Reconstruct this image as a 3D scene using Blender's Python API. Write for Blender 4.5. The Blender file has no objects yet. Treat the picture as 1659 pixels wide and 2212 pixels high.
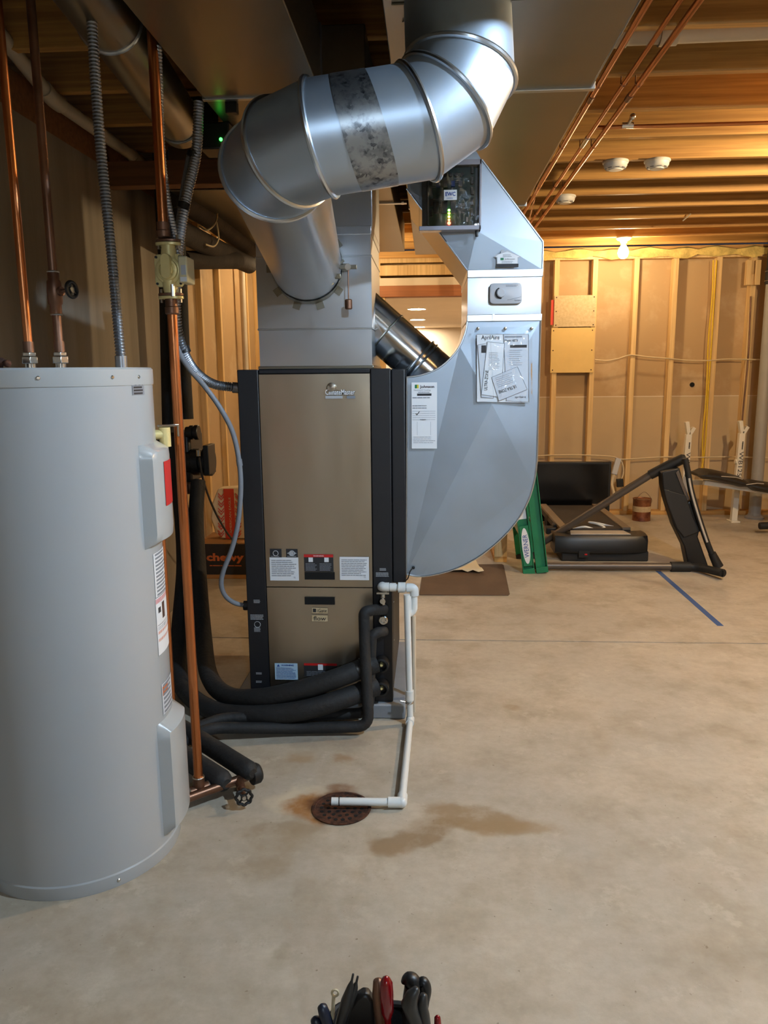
import bpy, bmesh, math, random
from mathutils import Vector as V, Matrix
random.seed(7)
sc = bpy.context.scene
col = sc.collection
# ------------------------------------------------------------------ camera
FPX, CX, CY, CAMH = 1670.0, 829.5, 1106.0, 1.36      # 1659 x 2212 frame
_dn = V((90, 9200, FPX)).normalized()                # world down seen by the camera (x right, y down, z forward)
_vx = 930.0
_yc = V((_vx - CX, -(_dn.x * (_vx - CX) + _dn.z * FPX) / _dn.y, FPX)).normalized()
_up = -_dn
_xc = _yc.cross(_up)
def _w(c):                                            # camera direction -> world direction
    return V((_xc.dot(c), _yc.dot(c), _up.dot(c)))
CAMO = V((0, 0, CAMH))
cam = bpy.data.cameras.new('camera'); camo = bpy.data.objects.new('camera', cam); col.objects.link(camo)
cam.sensor_fit = 'HORIZONTAL'; cam.sensor_width = 36; cam.lens = FPX / 1659 * 36
cam.clip_start = .05
_r, _u, _b = _w(V((1, 0, 0))), _w(V((0, -1, 0))), _w(V((0, 0, -1)))
camo.matrix_world = Matrix(((_r.x, _u.x, _b.x, 0), (_r.y, _u.y, _b.y, 0), (_r.z, _u.z, _b.z, CAMH), (0, 0, 0, 1)))
sc.camera = camo
def ray(x, y): return _w(V((x - CX, y - CY, FPX)))
def PY(x, y, Y): r = ray(x, y); return CAMO + r * (Y / r.y)
def PZ(x, y, z=0.): r = ray(x, y); return CAMO + r * ((z - CAMH) / r.z)
def PX(x, y, X): r = ray(x, y); return CAMO + r * (X / r.x)
# ------------------------------------------------------------------ world and exposure
w = bpy.data.worlds.new('world'); sc.world = w; w.use_nodes = True
w.node_tree.nodes['Background'].inputs[0].default_value = (.6, .7, 1, 1)
w.node_tree.nodes['Background'].inputs[1].default_value = .02
sc.view_settings.view_transform = 'Standard'; sc.view_settings.look = 'None'
sc.view_settings.exposure = 0.88; sc.view_settings.gamma = 1.0; sc.view_settings.use_curve_mapping = False
# lamps of the basement: (x, y, z, colour, radiance); all are bare bulbs on ceiling holders
WARM = (1.0, .74, .42); NEUT = (1.0, .84, .64); COOL = (.62, .81, 1.0)
BULBS = [
    ('seen', WARM, 200, 'glowing bare bulb on a white ceiling holder near the stud wall'),
    ((1.55, 1.358, 2.615), COOL, 2700, 'cool white bare bulb in a joist bay beside the main duct and copper lines'),
    ((.86, -2.499, 2.44), COOL, 1250, 'cool white bare bulb on a joist near the far end of the copper water lines'),
    ((2.5, 3.591, 2.44), WARM, 1750, 'warm bare bulb on a joist between the trunk duct and the open floor'),
    ((-.72, 6.433, 2.44), WARM, 360, 'bare bulb on a joist behind the supply plenum'),
]
try:
    cy = sc.cycles; cy.max_bounces = 6; cy.diffuse_bounces = 3; cy.glossy_bounces = 3; cy.caustics_reflective = False; cy.caustics_refractive = False
except Exception: pass
# ------------------------------------------------------------------ helpers
def lin(c):
    return tuple(((x / 255) / 12.92 if x / 255 <= .04045 else ((x / 255 + .055) / 1.055) ** 2.4) for x in c)
def mat(name, rgb, rough=.5, metal=0., var=0., vs=4., stretch=(1, 1, 1), bump=0., bs=60., rgb2=None, coat=0., spec=.5, emit=0., rvar=0., alpha=1., det=4., lo=.35, hi=.65):
    m = bpy.data.materials.new(name); m.use_nodes = True
    nt = m.node_tree; N = nt.nodes; L = nt.links; b = N['Principled BSDF']
    c = lin(rgb)
    b.inputs['Base Color'].default_value = (*c, 1); b.inputs['Roughness'].default_value = rough
    b.inputs['Metallic'].default_value = metal; b.inputs['Coat Weight'].default_value = coat
    b.inputs['Specular IOR Level'].default_value = spec; b.inputs['Alpha'].default_value = alpha
    if emit:
        b.inputs['Emission Color'].default_value = (*c, 1); b.inputs['Emission Strength'].default_value = emit
    if var or bump or rgb2 or rvar:
        tc = N.new('ShaderNodeTexCoord'); mp = N.new('ShaderNodeMapping'); mp.inputs['Scale'].default_value = stretch
        oi = N.new('ShaderNodeObjectInfo'); ad = N.new('ShaderNodeVectorMath'); ad.operation = 'ADD'
        ml = N.new('ShaderNodeMath'); ml.operation = 'MULTIPLY'; ml.inputs[1].default_value = 37.
        L.new(oi.outputs['Random'], ml.inputs[0])
        L.new(tc.outputs['Object'], ad.inputs[0]); L.new(ml.outputs[0], ad.inputs[1]); L.new(ad.outputs[0], mp.inputs[0])
    if var or rgb2 or rvar:
        n = N.new('ShaderNodeTexNoise'); n.inputs['Scale'].default_value = vs; n.inputs['Detail'].default_value = det
        n.inputs['Roughness'].default_value = .6
        L.new(mp.outputs[0], n.inputs['Vector'])
        mr = N.new('ShaderNodeMapRange'); mr.inputs[1].default_value = lo; mr.inputs[2].default_value = hi
        L.new(n.outputs[0], mr.inputs[0])
        if var or rgb2:
            mx = N.new('ShaderNodeMix'); mx.data_type = 'RGBA'
            c2 = lin(rgb2) if rgb2 else tuple(min(1, x * (1 + var)) for x in c)
            c1 = tuple(x * (1 - var) for x in c)
            mx.inputs[6].default_value = (*c1, 1); mx.inputs[7].default_value = (*c2, 1)
            L.new(mr.outputs[0], mx.inputs[0]); L.new(mx.outputs[2], b.inputs['Base Color'])
        if rvar:
            m2 = N.new('ShaderNodeMapRange'); m2.inputs[3].default_value = max(.02, rough - rvar); m2.inputs[4].default_value = rough + rvar
            L.new(mr.outputs[0], m2.inputs[0]); L.new(m2.outputs[0], b.inputs['Roughness'])
    if bump:
        n2 = N.new('ShaderNodeTexNoise'); n2.inputs['Scale'].default_value = bs; n2.inputs['Detail'].default_value = 3
        L.new(mp.outputs[0], n2.inputs['Vector'])
        bp = N.new('ShaderNodeBump'); bp.inputs['Strength'].default_value = bump; bp.inputs['Distance'].default_value = .01
        L.new(n2.outputs[0], bp.inputs['Height']); L.new(bp.outputs[0], b.inputs['Normal'])
    return m
ORG = {}                                              # object name -> world origin
def tag(o, label=None, cat=None, group=None, kind=None):
    if label: o['label'] = label
    if cat: o['category'] = cat
    if group: o['group'] = group
    if kind: o['kind'] = kind
    return o
def thing(name, label, cat, loc=(0, 0, 0), group=None, kind=None):
    o = bpy.data.objects.new(name, None); col.objects.link(o); o.location = loc; o.empty_display_size = .05
    ORG[o.name] = V(loc); return tag(o, label, cat, group, kind)
def frame(d, up=V((0, 0, 1))):
    d = d.normalized()
    if abs(d.dot(up)) > .95: up = V((0, 1, 0)) if abs(d.y) < .9 else V((1, 0, 0))
    a = d.cross(up).normalized(); return a, a.cross(d).normalized()
class MB:
    def __init__(s): s.v = []; s.f = []
    def box(s, x0, x1, y0, y1, z0, z1):
        n = len(s.v)
        s.v += [V(p) for p in ((x0, y0, z0), (x1, y0, z0), (x1, y1, z0), (x0, y1, z0), (x0, y0, z1), (x1, y0, z1), (x1, y1, z1), (x0, y1, z1))]
        s.f += [[n + i for i in q] for q in ((0, 3, 2, 1), (4, 5, 6, 7), (0, 1, 5, 4), (1, 2, 6, 5), (2, 3, 7, 6), (3, 0, 4, 7))]; return s
    def obox(s, c, ax, ay, az, hx, hy, hz):
        c = V(c); n = len(s.v); ax, ay, az = V(ax).normalized(), V(ay).normalized(), V(az).normalized()
        for k in ((-1, -1, -1), (1, -1, -1), (1, 1, -1), (-1, 1, -1), (-1, -1, 1), (1, -1, 1), (1, 1, 1), (-1, 1, 1)):
            s.v.append(c + ax * hx * k[0] + ay * hy * k[1] + az * hz * k[2])
        s.f += [[n + i for i in q] for q in ((0, 3, 2, 1), (4, 5, 6, 7), (0, 1, 5, 4), (1, 2, 6, 5), (2, 3, 7, 6), (3, 0, 4, 7))]; return s
    def bar(s, p0, p1, w_, h_, up=V((0, 0, 1))):      # rectangular bar between two points
        p0, p1 = V(p0), V(p1); d = p1 - p0; a, u = frame(d, up)
        return s.obox((p0 + p1) / 2, a, d, u, w_ / 2, d.length / 2, h_ / 2)
    def prism(s, pts, ext):
        n = len(s.v); k = len(pts); ext = V(ext)
        s.v += [V(p) for p in pts] + [V(p) + ext for p in pts]
        s.f.append([n + i for i in range(k)]); s.f.append([n + k + i for i in reversed(range(k))])
        for i in range(k): j = (i + 1) % k; s.f.append([n + i, n + j, n + k + j, n + k + i])
        return s
    def loft(s, rings, caps=True, closed=True):
        n = len(s.v); k = len(rings[0])
        for r in rings: s.v += [V(p) for p in r]
        for a in range(len(rings) - 1):
            for i in range(k if closed else k - 1):
                j = (i + 1) % k; s.f.append([n + a * k + i, n + a * k + j, n + (a + 1) * k + j, n + (a + 1) * k + i])
        if caps:
            s.f.append([n + i for i in reversed(range(k))]); s.f.append([n + (len(rings) - 1) * k + i for i in range(k)])
        return s
    def cyl(s, p0, p1, r0, r1=None, seg=24, caps=True):
        p0, p1 = V(p0), V(p1); a, u = frame(p1 - p0); r1 = r0 if r1 is None else r1
        R = [[p + (a * math.cos(t) + u * math.sin(t)) * r for t in [2 * math.pi * i / seg for i in range(seg)]] for p, r in ((p0, r0), (p1, r1))]
        return s.loft(R, caps)
    def lathe(s, prof, base=(0, 0, 0), axis=(0, 0, 1), seg=32):
        base = V(base); ax = V(axis).normalized(); a, u = frame(ax); R = []
        for r, h in prof:
            r = max(r, 1e-4)
            R.append([base + ax * h + (a * math.cos(2 * math.pi * i / seg) + u * math.sin(2 * math.pi * i / seg)) * r for i in range(seg)])
        return s.loft(R, True)
    def tube(s, pts, r, seg=12, caps=True):
        pts = [V(p) for p in pts]; n = len(pts); R = []
        d = (pts[1] - pts[0]).normalized(); a, u = frame(d)
        for i, p in enumerate(pts):
            t = (pts[min(i + 1, n - 1)] - pts[max(i - 1, 0)])
            if t.length > 1e-9:
                t.normalize(); a = (a - t * a.dot(t)).normalized(); u = t.cross(a)
            rr = r[i] if isinstance(r, (list, tuple)) else r
            R.append([p + (a * math.cos(2 * math.pi * k / seg) + u * math.sin(2 * math.pi * k / seg)) * rr for k in range(seg)])
        return s.loft(R, caps)
    def torus(s, c, axis, R_, r_, seg=40, sub=8):
        c = V(c); a, u = frame(V(axis)); pts = [c + (a * math.cos(t) + u * math.sin(t)) * R_ for t in [2 * math.pi * i / seg for i in range(seg)]]
        return s.ring(pts, r_, sub)
    def ring(s, pts, r_, sub=8):                      # closed tube
        n = len(pts); k0 = len(s.v); c = sum(pts, V()) / n
        for i, p in enumerate(pts):
            t = (pts[(i + 1) % n] - pts[i - 1]).normalized(); o = p - c; o = (o - t * o.dot(t)).normalized(); b_ = t.cross(o)
            for q in range(sub):
                th = 2 * math.pi * q / sub; s.v.append(p + (o * math.cos(th) + b_ * math.sin(th)) * r_)
        for i in range(n):
            j = (i + 1) % n
            for q in range(sub):
                w_ = (q + 1) % sub; s.f.append([k0 + i * sub + q, k0 + j * sub + q, k0 + j * sub + w_, k0 + i * sub + w_])
        return s
    def sphere(s, c, r, seg=20, rings=12, sc_=(1, 1, 1)):
        c = V(c); R = []
        for i in range(rings + 1):
            th = math.pi * i / rings; rr = max(math.sin(th), 1e-3)
            R.append([c + V((rr * math.cos(2 * math.pi * k / seg) * sc_[0], rr * math.sin(2 * math.pi * k / seg) * sc_[1], -math.cos(th) * sc_[2])) * r for k in range(seg)])
        return s.loft(R, True)
    def poly(s, pts): n = len(s.v); s.v += [V(p) for p in pts]; s.f.append(list(range(n, n + len(pts)))); return s
    def build(s, name, m, parent=None, bevel=0., smooth=35., label=None, cat=None, group=None, kind=None, segs=2):
        if parent is not None: org = ORG[parent.name]
        else:
            xs = [p.x for p in s.v]; ys = [p.y for p in s.v]; zs = [p.z for p in s.v]
            org = V(((min(xs) + max(xs)) / 2, (min(ys) + max(ys)) / 2, min(zs)))
        me = bpy.data.meshes.new(name); me.from_pydata([p - org for p in s.v], [], s.f)
        bm = bmesh.new(); bm.from_mesh(me); bmesh.ops.recalc_face_normals(bm, faces=bm.faces); bm.to_mesh(me); bm.free()
        if smooth:
            me.shade_smooth(); me.set_sharp_from_angle(angle=math.radians(smooth))
        me.materials.append(m)
        o = bpy.data.objects.new(name, me); col.objects.link(o)
        if parent is not None: o.parent = parent
        else: o.location = org
        ORG[o.name] = org
        if bevel:
            b = o.modifiers.new('bevel', 'BEVEL'); b.width = bevel; b.segments = segs; b.limit_method = 'ANGLE'; b.angle_limit = math.radians(40); b.harden_normals = False
        return tag(o, label, cat, group, kind)
def fillet(pts, rad, n=6):
    pts = [V(p) for p in pts]; out = [pts[0]]
    for i in range(1, len(pts) - 1):
        a, b, c = pts[i - 1], pts[i], pts[i + 1]; d0 = (a - b); d1 = (c - b)
        r = min(rad, d0.length * .48, d1.length * .48); d0.normalize(); d1.normalize()
        if d0.dot(d1) < -.999: continue
        for k in range(n + 1):
            t = k / n; p = (b + d0 * r) * (1 - t) ** 2 + b * 2 * t * (1 - t) + (b + d1 * r) * t * t; out.append(p)
    out.append(pts[-1]); return out
def spline(pts, n=10):
    pts = [V(p) for p in pts]; P = [pts[0] * 2 - pts[1]] + pts + [pts[-1] * 2 - pts[-2]]; out = []
    for i in range(1, len(P) - 2):
        p0, p1, p2, p3 = P[i - 1:i + 3]
        for k in range(n):
            t = k / n
            out.append(.5 * ((2 * p1) + (p2 - p0) * t + (2 * p0 - 5 * p1 + 4 * p2 - p3) * t * t + (3 * p1 - p0 - 3 * p2 + p3) * t ** 3))
    out.append(pts[-1]); return out
def resample(pts, step):
    pts = [V(p) for p in pts]; out = [pts[0].copy()]; need = step
    for a, b in zip(pts, pts[1:]):
        L_ = (b - a).length; pos = 0.
        while L_ - pos >= need:
            pos += need; out.append(a.lerp(b, pos / L_)); need = step
        need -= L_ - pos
    return out
def corrug(pts, r, pitch=.0085, dr=.0016, seg=10):
    p = resample(pts, pitch / 3); rad = [r + dr if i % 3 == 0 else (r + dr * .5 if i % 3 == 1 else r - dr) for i in range(len(p))]
    return MB().tube(p, rad, seg)
def sweep_mitre(pts, r, seg=48):                      # mitred gores; returns rings
    pts = [V(p) for p in pts]; d = (pts[1] - pts[0]).normalized(); a, u = frame(d)
    ringp = [pts[0] + (a * math.cos(2 * math.pi * i / seg) + u * math.sin(2 * math.pi * i / seg)) * r for i in range(seg)]
    R = [ringp]
    for i in range(1, len(pts)):
        d = (pts[i] - pts[i - 1]).normalized()
        if i < len(pts) - 1: nrm = (d + (pts[i + 1] - pts[i]).normalized()).normalized()
        else: nrm = d
        ringp = [q + d * ((pts[i] - q).dot(nrm) / d.dot(nrm)) for q in ringp]; R.append(ringp)
    return R
def arc_joints(c, d0, d1, Rb, n=3):                   # joints of a gored elbow with corner c, from dir d0 to dir d1
    d0, d1 = d0.normalized(), d1.normalized(); ang = d0.angle(d1); tl = Rb * math.tan(ang / 2)
    axis = d0.cross(d1).normalized(); side = axis.cross(d0).normalized()
    start = c - d0 * tl; cen = start + side * Rb; step = ang / n; out = []
    for k in range(n):
        th = step * (k + .5); rr = Rb / math.cos(step / 2)
        out.append(cen + (-side * math.cos(th) + d0 * math.sin(th)) * rr)
    return out
_dg = None
def txt(s, c, w_, h_, m, parent, right=(1, 0, 0), up=(0, 0, 1), name='lettering', depth=.0006, bold=0.):
    cu = bpy.data.curves.new('t', 'FONT'); cu.body = s; cu.align_x = 'CENTER'; cu.align_y = 'CENTER'; cu.resolution_u = 2; cu.offset = bold
    o = bpy.data.objects.new('t', cu); me = o.to_mesh()
    vs = [v.co.copy() for v in me.vertices]; fs = [list(p.vertices) for p in me.polygons]; o.to_mesh_clear()
    bpy.data.objects.remove(o); bpy.data.curves.remove(cu)
    if not vs: return
    x0, x1 = min(v.x for v in vs), max(v.x for v in vs); y0, y1 = min(v.y for v in vs), max(v.y for v in vs)
    R, U = V(right).normalized(), V(up).normalized(); n = R.cross(U)
    b = MB(); c = V(c) + n * depth
    b.v = [c + R * ((v.x - (x0 + x1) / 2) / (x1 - x0) * w_) + U * ((v.y - (y0 + y1) / 2) / (y1 - y0) * h_) for v in vs]; b.f = fs
    return b.build(name, m, parent, smooth=0)
def lines(c, w_, h_, rows, m, parent, right=(1, 0, 0), up=(0, 0, 1), fill=.5, depth=.0006, name='fine_print', ragged=.25, words=6):
    R, U = V(right).normalized(), V(up).normalized(); n = R.cross(U); b = MB(); c = V(c) + n * depth
    for i in range(rows):
        yy = h_ / 2 - h_ * (i + .5) / rows; x = -w_ / 2; end = w_ / 2 - random.random() * ragged * w_
        while x < end:
            l = min(end - x, w_ / words * random.uniform(.5, 1.5)); hh = h_ / rows * fill / 2
            b.poly([c + R * x + U * (yy - hh), c + R * (x + l) + U * (yy - hh), c + R * (x + l) + U * (yy + hh), c + R * x + U * (yy + hh)]); x += l + w_ * .015
    return b.build(name, m, parent, smooth=0)
def plate(c, w_, h_, m, parent, name='label', right=(1, 0, 0), up=(0, 0, 1), th=.0015, label=None, **k):
    R, U = V(right).normalized(), V(up).normalized(); n = R.cross(U)
    return MB().obox(V(c) - n * (th / 2), R, U, n, w_ / 2, h_ / 2, th / 2).build(name, m, parent, smooth=0, label=label, **k)
def pxrect(x0, y0, x1, y1, Y):                        # pixel rectangle on a plane y = Y -> centre, w, h
    a, b = PY(x0, (y0 + y1) / 2, Y), PY(x1, (y0 + y1) / 2, Y); t, u = PY((x0 + x1) / 2, y0, Y), PY((x0 + x1) / 2, y1, Y)
    return V(((a.x + b.x) / 2, Y, (t.z + u.z) / 2)), b.x - a.x, t.z - u.z
# ------------------------------------------------------------------ materials
M = {}
M['galv'] = mat('galvanised steel', (206, 213, 222), .31, 1, .05, 3, rvar=.03, bump=.02, bs=9, lo=.2, hi=.8)
M['galv_matte'] = mat('matte galvanised duct', (176, 190, 206), .42, .9, .05, 2.5, rvar=.05, bump=.02, bs=5)
M['galv_dull'] = mat('dull galvanised trunk', (150, 147, 136), .34, 1, .12, 1.6, rvar=.04, bump=.03, bs=7, lo=.2, hi=.8)
M['galv_shiny'] = mat('bright new pipe', (205, 205, 205), .16, 1, .04, 6, bump=.01, bs=8)
M['seam'] = mat('bright seam', (200, 208, 216), .28, 1)
M['spangle'] = None
M['bronze'] = mat('bronze brushed steel', (186, 175, 157), .36, 1, .04, 2, stretch=(2, 2, .5), rvar=.05, bump=.012, bs=3)
M['blackcab'] = mat('black cabinet paint', (21, 22, 27), .5, 0, .1, 6)
M['black'] = mat('black plastic', (17, 17, 18), .42)
M['blackhole'] = mat('black recess', (6, 6, 6), .9)
M['foam'] = mat('black foam pipe insulation', (27, 27, 28), .72, 0, .25, 12, bump=.25, bs=60)
M['foam_grey'] = mat('dusty foam insulation', (52, 46, 42), .8, 0, .25, 8, bump=.2, bs=50)
M['heater'] = mat('grey enamel', (166, 170, 173), .26, 0, .015, 2, coat=.3)
M['heater_cap'] = mat('grey enamel panel', (172, 175, 176), .3, coat=.3)
M['copper'] = mat('copper', (198, 122, 74), .33, 1, .10, 3, stretch=(1, 1, .4), rgb2=(208, 134, 86), rvar=.05)
M['copper_old'] = mat('tarnished copper', (128, 96, 78), .46, .9, .25, 9, rvar=.08)
M['copper_line'] = mat('copper water line', (182, 118, 72), .3, 1, .12, 2, rvar=.04)
M['solder'] = mat('solder', (190, 185, 175), .35, 1)
M['chrome'] = mat('plated fitting', (210, 208, 202), .22, 1)
M['brass'] = mat('pump bronze', (232, 214, 150), .4, .35, .05, 20, bump=.05, bs=120)
M['brass_pale'] = mat('pale pump box', (214, 205, 168), .4, .2)
M['flex'] = mat('steel flexible conduit', (165, 168, 174), .34, .95)
M['greycond'] = mat('grey liquid tight conduit', (128, 131, 138), .45)
M['pvc'] = mat('white pvc', (222, 224, 222), .32, 0, .03, 6)
M['pvc_old'] = mat('aged pvc', (196, 184, 164), .4, 0, .06, 5)
M['pole'] = mat('grey pole paint', (150, 146, 140), .5, 0, .06, 4)
M['wood'] = mat('joist lumber', (182, 132, 70), .62, 0, .14, 5, stretch=(.25, 9, 9), rgb2=(214, 164, 92), bump=.06, bs=30)
M['wood_dark'] = mat('old lumber', (128, 86, 52), .66, 0, .2, 5, stretch=(.25, 9, 9), bump=.06, bs=30)
M['stud'] = mat('stud lumber', (212, 174, 116), .6, 0, .12, 5, stretch=(9, 9, .3), rgb2=(226, 192, 136), bump=.05, bs=30)
M['header'] = mat('header lumber', (158, 98, 56), .6, 0, .15, 5, stretch=(.3, 9, 9))
M['drywall'] = mat('drywall back paper', (180, 150, 110), .8, 0, .02, 2.6, rgb2=(206, 182, 148), lo=.52, hi=.8, det=6)
M['drywall_low'] = mat('paler drywall back paper', (190, 166, 130), .8, 0, .05, 1.6)
M['drywall_front'] = mat('painted drywall', (216, 202, 180), .75, 0, .03, 2)
M['subfloor'] = mat('subfloor', (100, 74, 48), .8, 0, .2, 4)
M['concrete_wall'] = mat('poured concrete wall', (132, 122, 108), .85, 0, .16, 1.4, stretch=(3, 3, .22), bump=.12, bs=25, rgb2=(150, 140, 126))
M['osb'] = mat('particle board', (196, 172, 132), .75, 0, .1, 40, rgb2=(206, 184, 146))
M['ply'] = mat('plain plywood', (220, 186, 116), .6, 0, .04, 5)
M['insul'] = mat('yellow insulation', (204, 178, 104), .95, 0, .25, 14, bump=.5, bs=40)
M['white'] = mat('white paper', (226, 228, 232), .55)
M['paper2'] = mat('cream paper', (204, 208, 216), .55)
M['ink'] = mat('black ink', (38, 38, 42), .6)
M['inkgrey'] = mat('grey ink', (128, 132, 140), .6)
M['inklite'] = mat('light grey ink', (176, 180, 188), .6)
M['inkblue'] = mat('blue ink', (30, 70, 150), .5)
M['postprint'] = mat('white print', (170, 172, 176), .5)
M['red'] = mat('red label', (196, 36, 36), .4)
M['orange'] = mat('orange print', (196, 104, 54), .6)
M['lblue'] = mat('pale blue label', (178, 206, 226), .5)
M['clear'] = None
M['white_pl'] = mat('white plastic', (228, 226, 220), .42)
M['offwhite'] = mat('thermostat plastic', (176, 178, 184), .42)
M['green'] = mat('green fibreglass', (18, 116, 76), .5, 0, .1, 10)
M['yellow'] = mat('yellow label', (226, 206, 60), .5)
M['yellowcable'] = mat('yellow cable jacket', (216, 178, 40), .5)
M['whitecable'] = mat('white cable jacket', (206, 186, 150), .5)
M['gunmetal'] = mat('grey painted tube', (92, 82, 74), .4, .35)
M['rubber'] = mat('black rubber', (20, 19, 19), .65)
M['belt'] = mat('treadmill belt', (52, 44, 38), .75, 0, .1, 30)
M['rail'] = mat('treadmill side rail', (132, 114, 92), .5)
M['silver'] = mat('silver trim', (196, 190, 180), .35, .4)
M['screen'] = mat('black screen', (10, 9, 9), .18)
M['vinyl'] = mat('black vinyl', (30, 26, 24), .45, bump=.05, bs=40)
M['benchwhite'] = mat('white powder coat', (226, 218, 202), .4)
M['cardboard'] = mat('cardboard', (176, 128, 76), .75, 0, .06, 6)
M['boxblack'] = mat('dark printed carton', (34, 30, 30), .6)
M['bag'] = mat('paper bag', (222, 206, 176), .65, 0, .04, 8)
M['bagred'] = mat('red print', (206, 66, 48), .6)
M['mat'] = mat('brown rubber mat', (96, 74, 56), .75, 0, .1, 6, bump=.1, bs=80)
M['cloth'] = mat('cream cloth', (224, 206, 170), .85)
M['can'] = mat('paint can print', (110, 52, 34), .45, .2, .3, 14, rgb2=(150, 96, 60))
M['canmetal'] = mat('can metal', (150, 130, 110), .35, .9)
M['bluetape'] = mat('blue tape', (58, 88, 140), .6)
M['rust'] = mat('rusty iron', (58, 36, 26), .85, .2, .4, 40, bump=.4, bs=80, rgb2=(92, 54, 34))
M['redplastic'] = mat('clear red handle', (124, 10, 18), .18, coat=.5)
M['toolgrey'] = mat('dark grip', (44, 42, 40), .4)
M['toolblue'] = mat('dark blue grip', (22, 28, 44), .4)
M['canvas'] = mat('black canvas', (18, 17, 17), .85, bump=.3, bs=200)
M['padgrey'] = mat('grey pad', (124, 130, 138), .6, 0, .08, 8)
M['pcb'] = mat('dark circuit board', (26, 62, 56), .5, 0, .3, 30)
M['lavender'] = mat('smoky cover plastic', (150, 150, 164), .3, coat=.4)
M['carpet'] = mat('carpet', (150, 130, 105), .95)
def emitter(name, rgb, s):
    m = bpy.data.materials.new(name); m.use_nodes = True; nt = m.node_tree; nt.nodes.remove(nt.nodes['Principled BSDF'])
    e = nt.nodes.new('ShaderNodeEmission'); e.inputs[0].default_value = (*rgb, 1); e.inputs[1].default_value = s
    nt.links.new(e.outputs[0], nt.nodes['Material Output'].inputs[0]); return m
def special():
    # spangled galvanised band
    m = mat('spangled zinc band', (150, 156, 164), .38, 1); nt = m.node_tree; N = nt.nodes; L = nt.links; b = N['Principled BSDF']
    tc = N.new('ShaderNodeTexCoord'); v = N.new('ShaderNodeTexVoronoi'); v.inputs['Scale'].default_value = 130; n = N.new('ShaderNodeTexNoise'); n.inputs['Scale'].default_value = 30; n.inputs['Detail'].default_value = 5
    L.new(tc.outputs['Object'], v.inputs['Vector']); L.new(tc.outputs['Object'], n.inputs['Vector'])
    mu = N.new('ShaderNodeMath'); mu.operation = 'MULTIPLY'; sx = N.new('ShaderNodeSeparateColor'); L.new(v.outputs['Color'], sx.inputs[0]); L.new(sx.outputs[0], mu.inputs[0])
    mr = N.new('ShaderNodeMapRange'); mr.inputs[1].default_value = .4; mr.inputs[2].default_value = .6; L.new(n.outputs[0], mr.inputs[0]); L.new(mr.outputs[0], mu.inputs[1])
    mx = N.new('ShaderNodeMix'); mx.data_type = 'RGBA'; mx.inputs[6].default_value = (*lin((160, 166, 172)), 1); mx.inputs[7].default_value = (*lin((70, 74, 82)), 1)
    L.new(mu.outputs[0], mx.inputs[0]); L.new(mx.outputs[2], b.inputs['Base Color']); M['spangle'] = m
    # clear plastic
    m = bpy.data.materials.new('clear plastic'); m.use_nodes = True; nt = m.node_tree; N = nt.nodes; L = nt.links; N.remove(N['Principled BSDF'])
    t = N.new('ShaderNodeBsdfTransparent'); t.inputs[0].default_value = (.98, .985, .99, 1); g = N.new('ShaderNodeBsdfGlossy'); g.inputs['Roughness'].default_value = .06
    fr = N.new('ShaderNodeFresnel'); fr.inputs[0].default_value = 1.5; mx = N.new('ShaderNodeMixShader')
    tc = N.new('ShaderNodeTexCoord'); n = N.new('ShaderNodeTexNoise'); n.inputs['Scale'].default_value = 18; bp = N.new('ShaderNodeBump'); bp.inputs['Strength'].default_value = .5; bp.inputs['Distance'].default_value = .01
    L.new(tc.outputs['Object'], n.inputs['Vector']); L.new(n.outputs[0], bp.inputs['Height']); L.new(bp.outputs[0], g.inputs['Normal']); pass
    L.new(fr.outputs[0], mx.inputs[0]); L.new(t.outputs[0], mx.inputs[1]); L.new(g.outputs[0], mx.inputs[2]); L.new(mx.outputs[0], N['Material Output'].inputs[0]); M['clear'] = m
    # concrete floor with stains and painted shade patches (world positions through the object origin at 0,0,0)
    m = mat('concrete floor', (188, 174, 152), .62); nt = m.node_tree; N = nt.nodes; L = nt.links; b = N['Principled BSDF']
    tc = N.new('ShaderNodeTexCoord')
    def noise(sc_, det=5, rg=.6, vec=None):
        n = N.new('ShaderNodeTexNoise'); n.inputs['Scale'].default_value = sc_; n.inputs['Detail'].default_value = det; n.inputs['Roughness'].default_value = rg
        L.new(vec or tc.outputs['Object'], n.inputs['Vector']); return n
    def rng(x, a, b_, c=0., d=1.):
        r = N.new('ShaderNodeMapRange'); r.interpolation_type = 'SMOOTHSTEP'
        for i, q in enumerate((a, b_, c, d)): r.inputs[i + 1].default_value = q
        L.new(x, r.inputs[0]); return r.outputs[0]
    def mix(fac, A, B):
        x = N.new('ShaderNodeMix'); x.data_type = 'RGBA'
        L.new(fac, x.inputs[0])
        for q, i in ((A, 6), (B, 7)):
            if isinstance(q, tuple): x.inputs[i].default_value = (*lin(q), 1)
            else: L.new(q, x.inputs[i])
        return x.outputs[2]
    def mul(a, b_):
        x = N.new('ShaderNodeMath'); x.operation = 'MULTIPLY'
        for q, i in ((a, 0), (b_, 1)):
            if isinstance(q, (int, float)): x.inputs[i].default_value = q
            else: L.new(q, x.inputs[i])
        return x.outputs[0]
    wn = noise(5, 4); wv = N.new('ShaderNodeVectorMath'); wv.operation = 'MULTIPLY_ADD'; wv.inputs[1].default_value = (.16, .16, 0)
    L.new(wn.outputs['Color'], wv.inputs[0]); L.new(tc.outputs['Object'], wv.inputs[2])
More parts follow.
